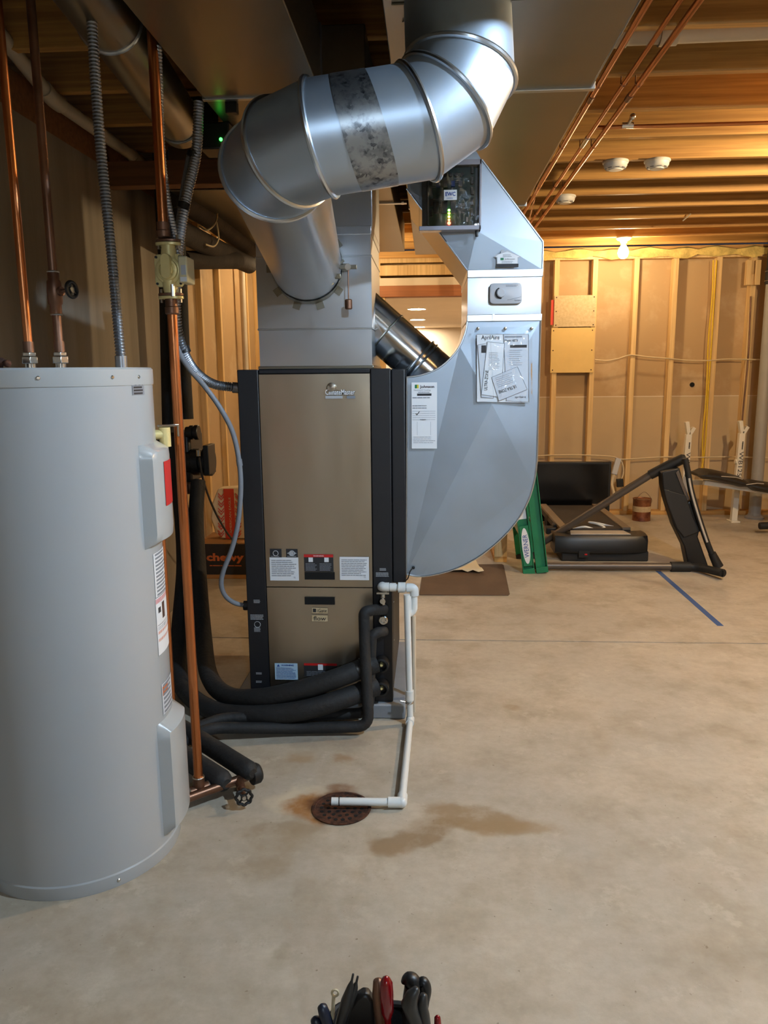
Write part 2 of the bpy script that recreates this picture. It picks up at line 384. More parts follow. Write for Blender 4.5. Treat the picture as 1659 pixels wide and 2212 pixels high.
    def blob(x, y, rx, ry, soft, rot=0.):             # warped elliptical mask for stains and painted shade
        mp = N.new('ShaderNodeMapping'); mp.vector_type = 'TEXTURE'
        mp.inputs['Location'].default_value = (x + .08, y + .08, 0); mp.inputs['Rotation'].default_value = (0, 0, rot); mp.inputs['Scale'].default_value = (rx, ry, 1)
        L.new(wv.outputs[0], mp.inputs[0]); ln = N.new('ShaderNodeVectorMath'); ln.operation = 'LENGTH'; L.new(mp.outputs[0], ln.inputs[0])
        return rng(ln.outputs['Value'], 1 - soft, 1, 1, 0)
    big = rng(noise(.9, 3).outputs[0], .35, .65); fine = rng(noise(26, 6, .7).outputs[0], .3, .7); med = rng(noise(4.5, 5).outputs[0], .42, .72)
    c = mix(big, (178, 169, 154), (196, 183, 163)); c = mix(mul(med, .5), c, (156, 139, 114)); c = mix(mul(fine, .3), c, (146, 132, 112)); c = mix(mul(rng(noise(1.9, 6, .65).outputs[0], .5, .68), .45), c, (146, 130, 106)); c = mix(mul(rng(noise(7, 6, .7).outputs[0], .56, .66), .35), c, (204, 194, 176))
    sp = rng(noise(60, 2).outputs[0], .70, .76); c = mix(mul(sp, .6), c, (112, 92, 68))
    n2 = rng(noise(9, 5).outputs[0], .35, .6)
    for (x, y, rx, ry, so, ro, colr, st) in STAINS_AND_SHADE:
        k = mul(blob(x, y, rx, ry, so, ro), st); k = mul(k, rng(n2, 0, 1, .55, 1.)); c = mix(k, c, colr)
    L.new(c, b.inputs['Base Color'])
    ro_ = rng(med, 0, 1, .5, .68); L.new(ro_, b.inputs['Roughness'])
    bp = N.new('ShaderNodeBump'); bp.inputs['Strength'].default_value = .08; bp.inputs['Distance'].default_value = .01; L.new(noise(30, 5).outputs[0], bp.inputs['Height']); L.new(bp.outputs[0], b.inputs['Normal'])
    M['floor'] = m
d0 = PZ(738, 1740)
def _st(x, y, rx, ry, so, ro, c, st): p = PZ(x, y); return (p.x, p.y, rx, ry, so, ro, c, st)
STAINS_AND_SHADE = [
    _st(660, 1725, .13, .10, .35, .3, (206, 192, 166), .75), _st(620, 1790, .2, .05, .6, .2, (150, 130, 104), .6),
    _st(695, 1737, .13, .11, .4, 0, (156, 106, 54), .95), _st(735, 1735, .12, .12, .35, 0, (80, 48, 30), .9),
    _st(740, 1695, .07, .05, .6, 0, (120, 80, 48), .7), _st(740, 1640, .05, .04, .8, 0, (150, 116, 78), .6),
    _st(890, 1805, .20, .075, .4, .45, (138, 112, 80), .8), _st(1020, 1768, .20, .10, .4, -.25, (144, 118, 84), .8), _st(1090, 1792, .20, .06, .5, 0, (150, 124, 90), .6),
    _st(850, 1830, .1, .05, .6, .3, (148, 124, 94), .6), _st(620, 1820, .14, .10, .7, 0, (156, 136, 108), .6), _st(570, 1880, .14, .08, .7, 0, (152, 134, 108), .55),
    _st(640, 1640, .10, .05, .7, 0, (160, 134, 100), .6), _st(700, 1605, .35, .09, .8, 0, (128, 120, 112), .5),  # wide grey patch is painted shade before the hoses
    _st(605, 2070, .04, .05, .7, 0, (150, 136, 112), .6), _st(1100, 1530, .06, .03, .7, 0, (150, 122, 86), .5),
    _st(470, 1420, .3, .12, .7, 0, (150, 116, 78), .45),  # shadow beside the cabinet, painted into the floor colour
]
special()

# ================================================================== THE SETTING
XL, XR, YB, YF = -1.5, 4.6, -3.6, 7.345
JY = PZ(900, 1382).y
fl = MB(); fl.box(XL - .2, XR, YB, JY - .006, -.1, 0); fl.box(XL - .2, XR, JY + .006, YF + .12, -.1, 0); fl.box(XL - .2, XR, JY - .01, JY + .01, -.1, -.012)
f_ = fl.build('floor', M['floor'], kind='structure', smooth=0)
for v in f_.data.vertices: v.co += f_.location
f_.location = (0, 0, 0); ORG[f_.name] = V((0, 0, 0))
ceil = MB().box(XL - .2, XR, YB, YF + .12, 2.675, 2.70).build('ceiling', M['subfloor'], kind='structure', smooth=0)
jm = None
for k in range(-16, 11):
    y = 3.166 + .406 * k
    if jm is None:
        j = MB().box(XL - .2, XR, 0, .038, 2.44, 2.675); jo = j.build('joist', M['wood'], ceil, bevel=.003, smooth=0); jm = jo; jo.location.y = y
    else:
        jo = jm.copy(); col.objects.link(jo); jo.location.y = y
for k in range(-16, 10):
    y = 3.166 + .406 * k; MB().box(.2, .238, y + .039, y + .405, 2.44, 2.674).build('light_baffle', M['wood_dark'], ceil, smooth=0)  # unseen boards added above the trunk to keep light off the left joists
# left wall: poured concrete, then open studs with drywall behind
YC = PX(352, 700, XL).y
MB().box(XL - .2, XL, YB, YC, 0, 2.30).build('wall_left', M['concrete_wall'], kind='structure', smooth=0)
sill = MB().box(XL - .2, XL + .0, YB, YC, 2.30, 2.44).build('trim_1', M['wood_dark'], kind='structure', smooth=0)
wl2 = MB().box(XL - .115, XL - .10, YC, YF + .12, 0, 2.44).build('wall_left_framed', M['drywall'], kind='structure', smooth=0)
XS = -1.56
for y in (4.55, 5.36, 5.84, 6.72, 7.14):
    MB().box(XS - .04, XS, y, y + .042, .04, 2.36).build('stud', M['stud'], wl2, bevel=.002, smooth=0)
MB().box(XS - .04, XS, YC, YF, 0, .04).build('bottom_plate', M['stud'], wl2, bevel=.002, smooth=0)
MB().box(XS - .04, XS, YC, YF, 2.36, 2.44).build('top_plate', M['stud'], wl2, bevel=.002, smooth=0)
# far wall: drywall backs between open studs, a doorway to the finished room
DX0, DX1 = -.42, .46
ZSM = PY(1420, 856, YF + .09).z
wf = MB().box(XL - .2, DX0 - .04, YF + .1, YF + .105, 0, 2.44).box(DX1 + .04, XR, YF + .1, YF + .105, 0, 2.44).box(DX0 - .04, DX1 + .04, YF + .1, YF + .105, 2.06, 2.44)
wf = wf.build('wall_far', M['drywall'], kind='structure', smooth=0)
for (xa, xb) in ((XL - .2, DX0 - .04), (DX1 + .04, 2.93), (2.935, XR)):
    MB().box(xa, xb, YF + .089, YF + .1, .005, ZSM - .002).build('drywall_panel', M['drywall_low'], wf, smooth=0); MB().box(xa, xb, YF + .09, YF + .1, ZSM + .002, 2.44).build('drywall_panel', M['drywall'], wf, smooth=0)
    MB().box(xa, xb, YF + .088, YF + .09, ZSM - .004, ZSM + .004).build('paper_edge', M['drywall_front'], wf, smooth=0)
sx = [PY(1195, 700, YF).x, 1.463, 1.829, 2.175, 2.555, PY(1612, 750, YF).x, 3.2, 3.6, 4.0, 4.4]
for i, x in enumerate(sx):
    MB().box(x, x + .044, YF, YF + .09, .04, 2.335).build('stud', M['stud'], wf, bevel=.002, smooth=0)
for x in (.60, .80, -.50, -.86, -1.25): MB().box(x, x + .04, YF, YF + .09, .04, 2.335).build('stud', M['stud'], wf, bevel=.002, smooth=0)
for x in (DX0 - .04, DX1): MB().box(x, x + .04, YF - .005, YF + .1, 0, 2.06).build('jamb', M['stud'], wf, bevel=.002, smooth=0)
MB().box(DX1 + .04, XR, YF, YF + .09, 0, .04).build('bottom_plate', M['wood'], wf, bevel=.002, smooth=0)
MB().box(XL - .2, DX0 - .04, YF, YF + .09, 0, .04).build('bottom_plate', M['wood'], wf, bevel=.002, smooth=0)
MB().box(XL - .2, XR, YF, YF + .09, 2.335, 2.375).build('top_plate', M['stud'], wf, bevel=.002, smooth=0)
MB().box(XL - .2, XR, YF, YF + .09, 2.375, 2.44).build('top_plate', M['wood'], wf, bevel=.002, smooth=0)
def zof(y, Y): return PY(915, y, Y).z
MB().box(-.9, .9, YF - .03, YF, zof(595, YF), zof(573, YF)).build('header_board', M['stud'], wf, bevel=.002, smooth=0)
MB().box(-.9, .9, YF - .02, YF + .0, zof(617, YF), zof(600, YF)).build('header_drywall', M['drywall_front'], wf, smooth=0)
MB().box(-.9, .9, YF - .035, YF + .1, zof(641, YF), zof(617, YF)).build('header_beam', M['header'], wf, bevel=.003, smooth=0)
# insulation batt hanging along the top of the far wall
im = MB(); N_ = 46; rings = []
for i in range(N_):
    x = .62 + (XR - .7) * i / N_ * .98; t = .04 + .012 * math.sin(i * 1.7) + random.uniform(-.006, .006); z = 2.382 + .006 * math.sin(i * .9)
    rings.append([(x, YF - .03, z - t), (x, YF - .005, z - t * .9), (x, YF - .005, z + t), (x, YF - .04, z + t * .7)])
im.loft(rings).build('insulation', M['insul'], wf)
# partition framing beside the doorway, running towards the camera
wp = MB().box(.46, .55, 5.46, YF, 0, .04).build('wall_partition', M['wood'], kind='structure', smooth=0, bevel=.002)
for k in range(5): MB().box(.46, .55, 5.46 + .42 * k, 5.50 + .42 * k, .04, 2.36).build('stud', M['stud'], wp, bevel=.002, smooth=0)
MB().box(.46, .55, 5.46, YF, 2.36, 2.44).build('top_plate', M['wood'], wp, bevel=.002, smooth=0)
# walls behind and right of the camera
MB().box(XL - .2, XR, YB - .1, YB, 0, 2.70).build('wall_back', M['drywall'], kind='structure', smooth=0)
MB().box(XR, XR + .1, YB, YF + .12, 0, 2.70).build('wall_right', M['drywall'], kind='structure', smooth=0)
# finished room behind the doorway
fy0, fy1, fz = YF + .106, 17.5, 2.30
MB().box(-3.2, 2.6, fy0, fy1, -.1, 0).build('floor_finished', M['carpet'], kind='structure', smooth=0)
MB().box(-3.2, 2.6, fy0, fy1, fz, fz + .05).build('ceiling_finished', M['drywall_front'], kind='structure', smooth=0)
MB().box(-3.2, 2.6, fy1, fy1 + .1, 0, fz).build('wall_finished_far', M['drywall_front'], kind='structure', smooth=0)
MB().box(-3.3, -3.2, fy0, fy1, 0, fz).build('wall_finished_left', M['drywall_front'], kind='structure', smooth=0)
MB().box(2.6, 2.7, fy0, fy1, 0, fz).build('wall_finished_right', M['drywall_front'], kind='structure', smooth=0)
MB().box(-3.2, DX0 - .04, fy0, fy0 + .012, 0, fz).box(DX1 + .04, 2.6, fy0, fy0 + .012, 0, fz).box(DX0 - .04, DX1 + .04, fy0, fy0 + .012, 2.06, fz).build('wall_finished_near', M['drywall_front'], kind='structure', smooth=0)
M['recess'] = emitter('recessed lamp glow', (1, .82, .62), 170)
spots = [(PZ(x, y, fz), ['first seen beyond the doorway', 'middle of the row in line with the doorway', 'deepest of the row in line with the doorway'][i]) for i, (x, y) in enumerate(((900, 667), (902, 690), (904, 706)))]
spots += [(V((x, y, fz)), 'added unseen, %s side, %s' % (a, b)) for x, a in ((-1.9, 'concrete wall'), (1.6, 'treadmill')) for y, b in ((9.3, 'near the doorway'), (12.5, 'far from the doorway'))]  # four unseen lamps added to brighten the finished room
for i, (p, wh_) in enumerate(spots):
    t = thing('recessed_light', 'recessed ceiling light in the finished room, %s' % wh_, 'light', (p.x, p.y, fz), 'recessed lights of the finished room')
    MB().cyl((p.x, p.y, fz - .004), (p.x, p.y, fz), .13, seg=28).build('lens', M['recess'], t)
    MB().torus((p.x, p.y, fz - .003), (0, 0, 1), .14, .008, 28, 6).build('trim_ring', M['white_pl'], t)

# ================================================================== LAMPS
def bulb_holder(loc, colr, power, label, k=1.):
    x, y, z = loc
    t = thing('bulb_lamp', label, 'lamp', (x, y, z), 'bare bulbs on the joists')
    if z > 2.5: MB().box(x - .07, x + .07, y - .184, y + .184, z, z + .02).build('mounting_board', M['stud'], t, bevel=.002)
    MB().lathe([(.062, 0), (.062, -.008), (.05, -.022), (.03, -.03), (.026, -.045), (0, -.045)], loc).build('holder', M['white_pl'], t)
    MB().lathe([(.013, -.045), (.014, -.055)] + [(r * k, -.045 + (h + .045) * k) for r, h in ((.03, -.085), (.034, -.105), (.028, -.128), (.014, -.14), (0, -.142))], loc, seg=10 if k == 1 else 20).build('bulb', emitter('bulb glow', colr, power), t)
for loc, c, p, lb in BULBS:
    if loc == 'seen': q = PZ(1350, 511, 2.44); loc = (q.x, 3.166 + .406 * 9 + .019, 2.44)
    bulb_holder(loc, c, p, lb, 1.3 if 'glowing' in lb else 1.)

# ================================================================== HEAT PUMP
YU = 2.90; UX0, UX1, UZ0, UZ1 = -.722, -.148, .062, 1.372; UD = .65
hp = thing('heat_pump', 'tall black heat pump cabinet with two bronze steel door panels', 'heat pump', ((UX0 + UX1) / 2, YU + UD / 2, UZ0))
MB().box(UX0 + .006, UX1 - .004, YU + .012, YU + UD, UZ0, UZ1 - .004).build('cabinet', M['blackcab'], hp, bevel=.004)
dX0, dX1 = -.642, -.224; zD = PY(690, 1269, YU).z; zT = PY(690, 808, YU).z
lp = MB().box(UX0, dX0 - .002, YU, YU + .05, UZ0, UZ1).build('corner_post', M['blackcab'], hp, bevel=.003)
rp = MB().box(dX1 + .002, UX1, YU, YU + .05, UZ0, UZ1).build('corner_post', M['blackcab'], hp, bevel=.003)
MB().box(dX0, dX1, YU + .004, YU + .05, zT + .002, UZ1).build('top_rail', M['blackcab'], hp, bevel=.003)
MB().box(dX0, dX1, YU + .004, YU + .05, UZ0, UZ0 + .03).build('bottom_rail', M['blackcab'], hp, bevel=.003)
def door(z0, z1, name, lb):                           # softly bowed sheet so that reflections bend at the edges
    nx, nz = 18, 26; R = []
    for j in range(nz + 1):
        row = []
        for i in range(nx + 1):
            u, v_ = i / nx, j / nz; e = min(u, 1 - u) * (dX1 - dX0) / .05; e2 = min(v_, 1 - v_) * (z1 - z0) / .05
            d = .004 * (1 - math.exp(-e * 1.3)) * (1 - math.exp(-e2 * 1.3)) + .0014 * math.sin(3.1 * u + 2 * v_ * 2.1) * min(1, e) * min(1, e2)
            row.append(V((dX0 + .001 + u * (dX1 - dX0 - .002), YU + .002 - d, z0 + v_ * (z1 - z0))))
        R.append(row)
    b = MB().loft(R, caps=False, closed=False)
    b.v += [V((dX0 + .001, YU + .03, z0)), V((dX1 - .001, YU + .03, z0)), V((dX1 - .001, YU + .03, z1)), V((dX0 + .001, YU + .03, z1))]
    n = len(b.v) - 4; k = nx + 1
    b.f += [[n, n + 1] + [i for i in reversed(range(k))], [n + 3] + [nz * k + i for i in range(k)] + [n + 2], [n] + [i * k for i in range(nz + 1)] + [n + 3], [n + 1, n + 2] + [i * k + nx for i in reversed(range(nz + 1))]]
    return b.build(name, M['bronze'], hp, smooth=30, label=lb)
ud = door(zD + .002, zT, 'upper_door', 'tall bronze steel upper door panel'); ld = door(UZ0 + .032, zD - .002, 'lower_door', 'bronze steel lower door panel')
YD = YU - .0045
def on_door(x0, y0, x1, y1, m, par, name='label', y=YD, label=None):
    c, a, b = pxrect(x0, y0, x1, y1, y); return c, a, b, plate(c - V((0, .0006, 0)), a, b, m, par, name, label=label)
on_door(658, 1236, 723, 1252, M['blackhole'], ud, 'handle_recess'); on_door(658, 1290, 723, 1306, M['blackhole'], ld, 'handle_recess')
for xx, yy in ((583, 1186), (618, 1186)):
    c, a, b, o = on_door(xx, yy, xx + 25, yy + 18, M['ink'], ud, 'badge')
    e = MB(); e.torus(c - V((0, .002, .0)), (0, 1, 0), b * .3, .0016, 20, 5); e.build('emblem', M['postprint'], ud)
    lines(c - V((0, .001, b * .36)), a * .8, b * .12, 1, M['postprint'], ud)
    if xx > 600: MB().prism([c + V((-a * .42, -.001, 0)), c + V((0, -.001, -b * .3)), c + V((a * .42, -.001, 0)), c + V((0, -.001, b * .3))], (0, -.0008, 0)).build('emblem', M['postprint'], ud, smooth=0)
for (x0, y0, x1, y1, r) in ((583, 1204, 645, 1254, 9), (734, 1203, 797, 1253, 10)):
    c, a, b, o = on_door(x0, y0, x1, y1, M['white'], ud, 'rating_label'); lines(c + V((0, -.001, .004)), a * .88, b * .74, r, M['inkgrey'], ud, fill=.34)
    txt('UL', c + V((a * .36, -.001, -b * .36)), .008, .007, M['inkgrey'], ud)
c, a, b, o = on_door(657, 1198, 720, 1235, M['ink'], ud, 'danger_label')
plate(c + V((0, -.0012, b * .43)), a, b * .16, M['red'], ud, 'red_strip'); txt('WARNING', c + V((0, -.0016, b * .43)), a * .36, b * .09, M['white'], ud)
for s in (-1, 1):
    plate(c + V((s * a * .27, -.0012, b * .2)), a * .15, b * .26, M['white'], ud, 'pictogram'); lines(c + V((s * a * .24, -.0012, -b * .22)), a * .42, b * .46, 6, M['inkgrey'], ud, fill=.45)
c, a, b, o = on_door(657, 1433, 728, 1462, M['ink'], ld, 'danger_label')
plate(c + V((0, -.0012, b * .42)), a, b * .16, M['red'], ld, 'red_strip'); plate(c + V((0, -.0014, b * .22)), a * .15, b * .42, M['white'], ld, 'pictogram')
lines(c + V((0, -.0012, -b * .25)), a * .85, b * .4, 4, M['inkgrey'], ld, fill=.4)
c, a, b, o = on_door(594, 1433, 643, 1468, M['lblue'], ld, 'warning_label'); txt('WARNING', c + V((.006, -.001, b * .39)), a * .55, b * .11, M['inkblue'], ld, bold=.02)
tr = c + V((-a * .34, -.001, b * .38)); MB().prism([tr + V((-.006, 0, -.005)), tr + V((.006, 0, -.005)), tr + V((0, 0, .005))], (0, -.0006, 0)).build('warning_triangle', M['inkblue'], ld, smooth=0)
lines(c + V((0, -.001, -b * .09)), a * .88, b * .7, 10, M['inkblue'], ld, fill=.35)
c, a, b, o = on_door(674, 1313, 708, 1324, M['osb'], ld, 'small_label'); txt('iGate', c + V((a * .14, -.001, 0)), a * .6, b * .66, M['ink'], ld); plate(c + V((-a * .34, -.001, 0)), a * .2, b * .7, M['ink'], ld, 'mark')
c, a, b, o = on_door(674, 1329, 708, 1342, M['osb'], ld, 'small_label'); txt('flow', c + V((0, -.001, 0)), a * .8, b * .7, M['ink'], ld)
# maker's badge on the upper door
c, a, b = pxrect(703, 841, 767, 853, YD); txt('ClimateMaster', c + V((0, -.003, 0)), a, b, M['white'], ud, depth=.001, bold=.015)
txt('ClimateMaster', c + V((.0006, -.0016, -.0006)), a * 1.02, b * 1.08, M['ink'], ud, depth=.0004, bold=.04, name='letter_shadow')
g = PY(716, 837, YD); MB().lathe([(0, 0), (.017, 0), (.018, .002), (.015, .006), (0, .008)], g, (0, -1, 0), 24).build('badge_globe', M['chrome'], ud)
g2 = PY(735, 843, YD); MB().prism([g + V((.012, -.001, -.006)), g2 + V((0, -.001, 0)), g + V((.012, -.001, -.012))], (0, -.002, 0)).build('badge_swoosh', M['chrome'], ud, smooth=0)
c, a, b = pxrect(703, 855, 740, 861, YD); plate(c - V((0, .001, 0)), a, b, M['postprint'], ud, 'badge_bar'); c, a, b = pxrect(749, 855, 767, 861, YD); plate(c - V((0, .001, 0)), a, b, M['inkgrey'], ud, 'badge_bar')
# printing on the posts
for (x0, y0, x1, y1, r, pp) in ((548, 1295, 562, 1303, 3, lp), (541, 1327, 570, 1339, 4, lp), (549, 1355, 563, 1365, 5, lp), (553, 1452, 566, 1457, 2, lp), (553, 1470, 566, 1475, 2, lp), (820, 1227, 835, 1233, 3, rp), (812, 1236, 840, 1246, 4, rp)):
    c, a, b = pxrect(x0, y0, x1, y1, YU - .0005); lines(c, a, b, r, M['postprint'], pp, fill=.5, ragged=.1)
c = PY(556, 1349, YU - .001); MB().torus(c, (0, 1, 0), .012, .0012, 24, 5).build('emblem', M['postprint'], lp)
# water ports on the right post
def port(x, y, r):
    c = PY(x, y, YU); b = MB().lathe([(r, .0), (r, .035), (r * .98, .045), (r * .72, .047), (r * .68, .02), (0, .02)], c, (0, -1, 0), 28).build('hose_port', M['black'], hp)
    MB().lathe([(.0075, 0), (.0075, .035), (.004, .04), (0, .04)], c, (0, -1, 0), 14).build('brass_stem', M['brass'], b); return c
port(825, 1430, .030); port(825, 1480, .030)
k = PY(828, 1285, YU - .01); v = MB().cyl(k + V((0, .01, -.01)), k + V((0, -.05, -.012)), .011).cyl(k + V((0, -.03, -.03)), k + V((0, -.03, .012)), .008).obox(k + V((0, -.03, .016)), (1, 0, 0), (0, 1, 0), (0, 0, 1), .024, .006, .004).build('shutoff_valve', M['chrome'], hp, bevel=.001)
k = PY(829, 1335, YU); MB().cyl(k, k + V((0, -.03, 0)), .016).torus(k + V((0, -.03, 0)), (0, 1, 0), .013, .005, 20, 6).build('union', M['chrome'], hp)
# filter rack on the return side
zr0 = PY(875, 1258, YU + .03).z
MB().box(UX1 + .001, -.094, YU + .02, YU + .6, zr0, UZ1 - .002).build('filter_rack', M['blackcab'], hp, bevel=.005)
# lower side panel with screws
sp_ = MB().box(UX1 - .004, UX1 + .001, YU + .05, YU + UD - .02, UZ0 + .04, zr0 - .01).build('side_panel', M['blackcab'], hp, bevel=.001)
for zz in (.12, .3, .46): MB().lathe([(0, 0), (.005, 0), (.005, .002), (0, .004)], (UX1 + .001, YU + .06, zz), (1, 0, 0), 10).build('screw', M['chrome'], sp_)
tag(MB().box(-.80, -.098, YU - .025, YU + UD + .06, 0, .06).build('equipment_pad', M['padgrey'], bevel=.006), 'low grey pad under the heat pump cabinet', 'pad')

# ================================================================== SUPPLY PLENUM
YP = 2.95
pl = thing('supply_plenum', 'square galvanised supply plenum standing on the heat pump top', 'duct', (-.43, YP + .23, UZ1))
PX0, PX1, PD = -.645, -.219, .46
zs = [UZ1 - .001, PY(680, 710, YP).z, PY(680, 554, YP).z, PY(680, 490, YP).z]
for i in range(3):
    e = .0015 * (i % 2)
    b = MB(); n = 5; R = []
    for j in range(n):                                # faintly oil-canned front face
        z = zs[i] + (zs[i + 1] - zs[i]) * j / (n - 1); R.append([(PX0 - e, YP - e, z), (PX0 * .7 + PX1 * .3, YP - e - .002 * math.sin(math.pi * j / (n - 1)), z), (PX0 * .3 + PX1 * .7, YP - e - .0015 * math.sin(math.pi * j / (n - 1)), z), (PX1 + e, YP - e, z), (PX1 + e, YP + PD, z), (PX0 - e, YP + PD, z)])
    b.loft(R).build('plenum_section', M['galv'], pl, smooth=20)
for z in (zs[1], zs[2]): MB().box(PX0 - .004, PX1 + .004, YP - .004, YP + PD, z - .004, z + .002).build('seam_cleat', M['seam'], pl, bevel=.001)
MB().box(PX0 - .003, PX1 + .003, YP - .0035, YP + PD + .003, zs[3] - .03, zs[3]).build('top_band', M['galv'], pl, bevel=.002)
MB().box(-.50, PX1 + .003, YP + .05, YP + PD, zs[3], 2.218).build('riser', M['galv'], pl, bevel=.002)
MB().box(PX0 - .006, PX1 + .006, YP - .006, YP + PD, UZ1, UZ1 + .012).build('base_flange', M['galv_dull'], pl, bevel=.002)

# ================================================================== ROUND SUPPLY DUCT WITH GORED ELBOWS
P0 = V((-.453, YP - .003, 1.738)); P1 = PY(578, 318, 1.90); P2 = PY(1003, 250, 1.96); P3 = V((PY(987, 20, 2.05).x, 2.03, 2.22))
P2.x = P3.x + .01; RP = .127
da, db, dc = (P1 - P0), (P2 - P1), (P3 - P2)
e1 = arc_joints(P1, da, db, .165); e2 = arc_joints(P2, db, dc, .17)
path = [P0] + e1 + e2 + [P3]
rg = sweep_mitre(path, RP)
rd = thing('round_duct', 'large round galvanised duct with two gored elbows, from plenum up to the trunk', 'duct', tuple(P0))
MB().loft([rg[0], rg[1]]).build('takeoff_pipe', M['galv'], rd, smooth=14)
for a_ in (1, 2): MB().loft([rg[a_], rg[a_ + 1]], caps=False).build('elbow_gore', M['galv_matte'], rd, smooth=14)
mid = len(e1); A_, B_ = rg[mid], rg[mid + 1]
def between(t): return [p.lerp(q, t) for p, q in zip(A_, B_)]
def grow(r_, k): c = sum(r_, V()) / len(r_); return [c + (p - c) * k for p in r_]
MB().loft([A_, between(.30)], caps=False).build('straight_pipe', M['galv_matte'], rd, smooth=14)
MB().loft([grow(between(.27), 1.008), grow(between(.62), 1.008)], caps=False).build('spangled_band', M['spangle'], rd, smooth=14, label='band of bare zinc with dark blotches')
MB().loft([between(.55), B_], caps=False).build('straight_pipe', M['galv_matte'], rd, smooth=14)
for a_ in (mid + 1, mid + 2, mid + 3):
    if a_ + 1 < len(rg): MB().loft([rg[a_], rg[a_ + 1]], caps=False).build('elbow_gore', M['galv_matte'], rd, smooth=14)
for a_ in range(1, len(rg) - 1): MB().ring(grow(rg[a_], 1.012), .0065, 8).build('seam_bead', M['seam'], rd)
cdir = da.normalized()
MB().loft([grow([p + cdir * .0 for p in rg[0]], 1.03), grow([p + cdir * .045 for p in rg[0]], 1.03)], caps=False).build('collar', M['galv_dull'], rd, smooth=14)
for k in range(10):                                   # folded tabs where the pipe enters plenum and trunk
    th = 2 * math.pi * k / 10; c = P0 + V((math.cos(th), 0, math.sin(th))) * (RP + .012)
    MB().obox(c + V((0, -.004, 0)), (math.cos(th), 0, math.sin(th)), (0, 1, 0), (-math.sin(th), 0, math.cos(th)), .014, .002, .014).build('tab', M['galv_dull'], rd, smooth=0)
    c = V((P3.x + math.cos(th) * (RP + .014), P3.y + math.sin(th) * (RP + .014), 2.217))
    MB().obox(c, (math.cos(th), math.sin(th), 0), (-math.sin(th), math.cos(th), 0), (0, 0, 1), .015, .013, .002).build('tab', M['galv_dull'], rd, smooth=0)
for t in (.34, .5, .7, .9):                           # sheet metal screws on the straight run
    q = between(t)[30]; c = sum(between(t), V()) / 48; MB().lathe([(0, 0), (.005, 0), (.004, .003), (0, .004)], q, q - c, 8).build('screw', M['chrome'], rd)
# damper arm with hanging counterweight
k = PY(752, 577, YP - .13)
br = MB().obox(k, (1, 0, 0), (0, 1, 0), (0, 0, 1), .030, .006, .007).obox(k + V((-.03, .012, .014)), (1, 0, .8), (0, 1, 0), (-.8, 0, 1), .018, .004, .004).build('damper_arm', M['galv_dull'], rd, bevel=.001)
MB().cyl(k + V((0, -.008, 0)), k + V((0, .008, 0)), .011, seg=16).build('clamp_screw', M['chrome'], br)
MB().cyl(k + V((-.03, 0, 0)), V((P0.x + RP * .8, k.y, k.z)), .005, seg=10).build('damper_shaft', M['galv_dull'], rd)
w_ = PY(753, 657, YP - .13); MB().cyl(k, w_, .0022, seg=8).build('weight_rod', M['copper_old'], rd); MB().lathe([(0, -.018), (.010, -.018), (.013, -.015), (.013, .014), (.010, .017), (0, .017)], w_, seg=18).build('counterweight', M['copper_old'], rd)
k = PY(729, 597, YP - .12); MB().obox(k, (1, 0, 0), (0, 1, 0), (0, 0, 1), .012, .01, .008).build('latch', M['galv_dull'], rd, bevel=.001)
k = PY(710, 612, YP - .11); MB().obox(k, (1, 0, .45), (-.2, 1, .2), (-.45, 0, 1), .017, .002, .010).build('sticker', M['osb'], rd, smooth=0)

# ================================================================== BYPASS PIPE
b0, b1 = PY(818, 705, 3.2), PY(938, 812, 3.2); bd = (b1 - b0).normalized(); b0 = b0 - bd * .10
by = thing('bypass_pipe', 'shiny round bypass pipe sloping from plenum side down to the return duct', 'duct', tuple(b1))
MB().cyl(b0, b0.lerp(b1, .78), .093, seg=40).build('pipe', M['galv_shiny'], by)
MB().cyl(b0.lerp(b1, .77), b1, .097, seg=40).build('coupling', M['galv_shiny'], by)
for t in (.77, .82): MB().torus(b0.lerp(b1, t), bd, .098, .005, 40, 8).build('crimp_ring', M['seam'], by)
MB().torus(b0.lerp(b1, .36), bd, .094, .004, 40, 8).build('crimp_ring', M['galv_dull'], by)

# ================================================================== RETURN DUCT
YR = 2.93; RD = .56; G = M['galv_matte']
rt = thing('return_duct', 'pale blue-grey sheet metal return duct with curved boot beside the heat pump', 'duct', (.15, YR + RD / 2, .58))
def fp(pts, Y=YR): return [PY(x, y, Y) for x, y in pts]
outer = spline(fp([(877, 1240), (905, 1245), (945, 1240), (990, 1226), (1035, 1202), (1080, 1166), (1116, 1126), (1141, 1082), (1155, 1035), (1160, 995)]), 4)
throat = spline(fp([(1010, 692), (1006, 716), (993, 748), (972, 775), (944, 797), (910, 810), (878, 815)]), 4)
rT = PY(1168, 692, YR)
A = PY(1062, 872, YR); Bp = PY(905, 1180, YR); C = PY(1138, 1040, YR)
A_ = A + V((0, -.016, 0)); ci = min(range(len(outer)), key=lambda i: (outer[i] - C).length); bi = 5
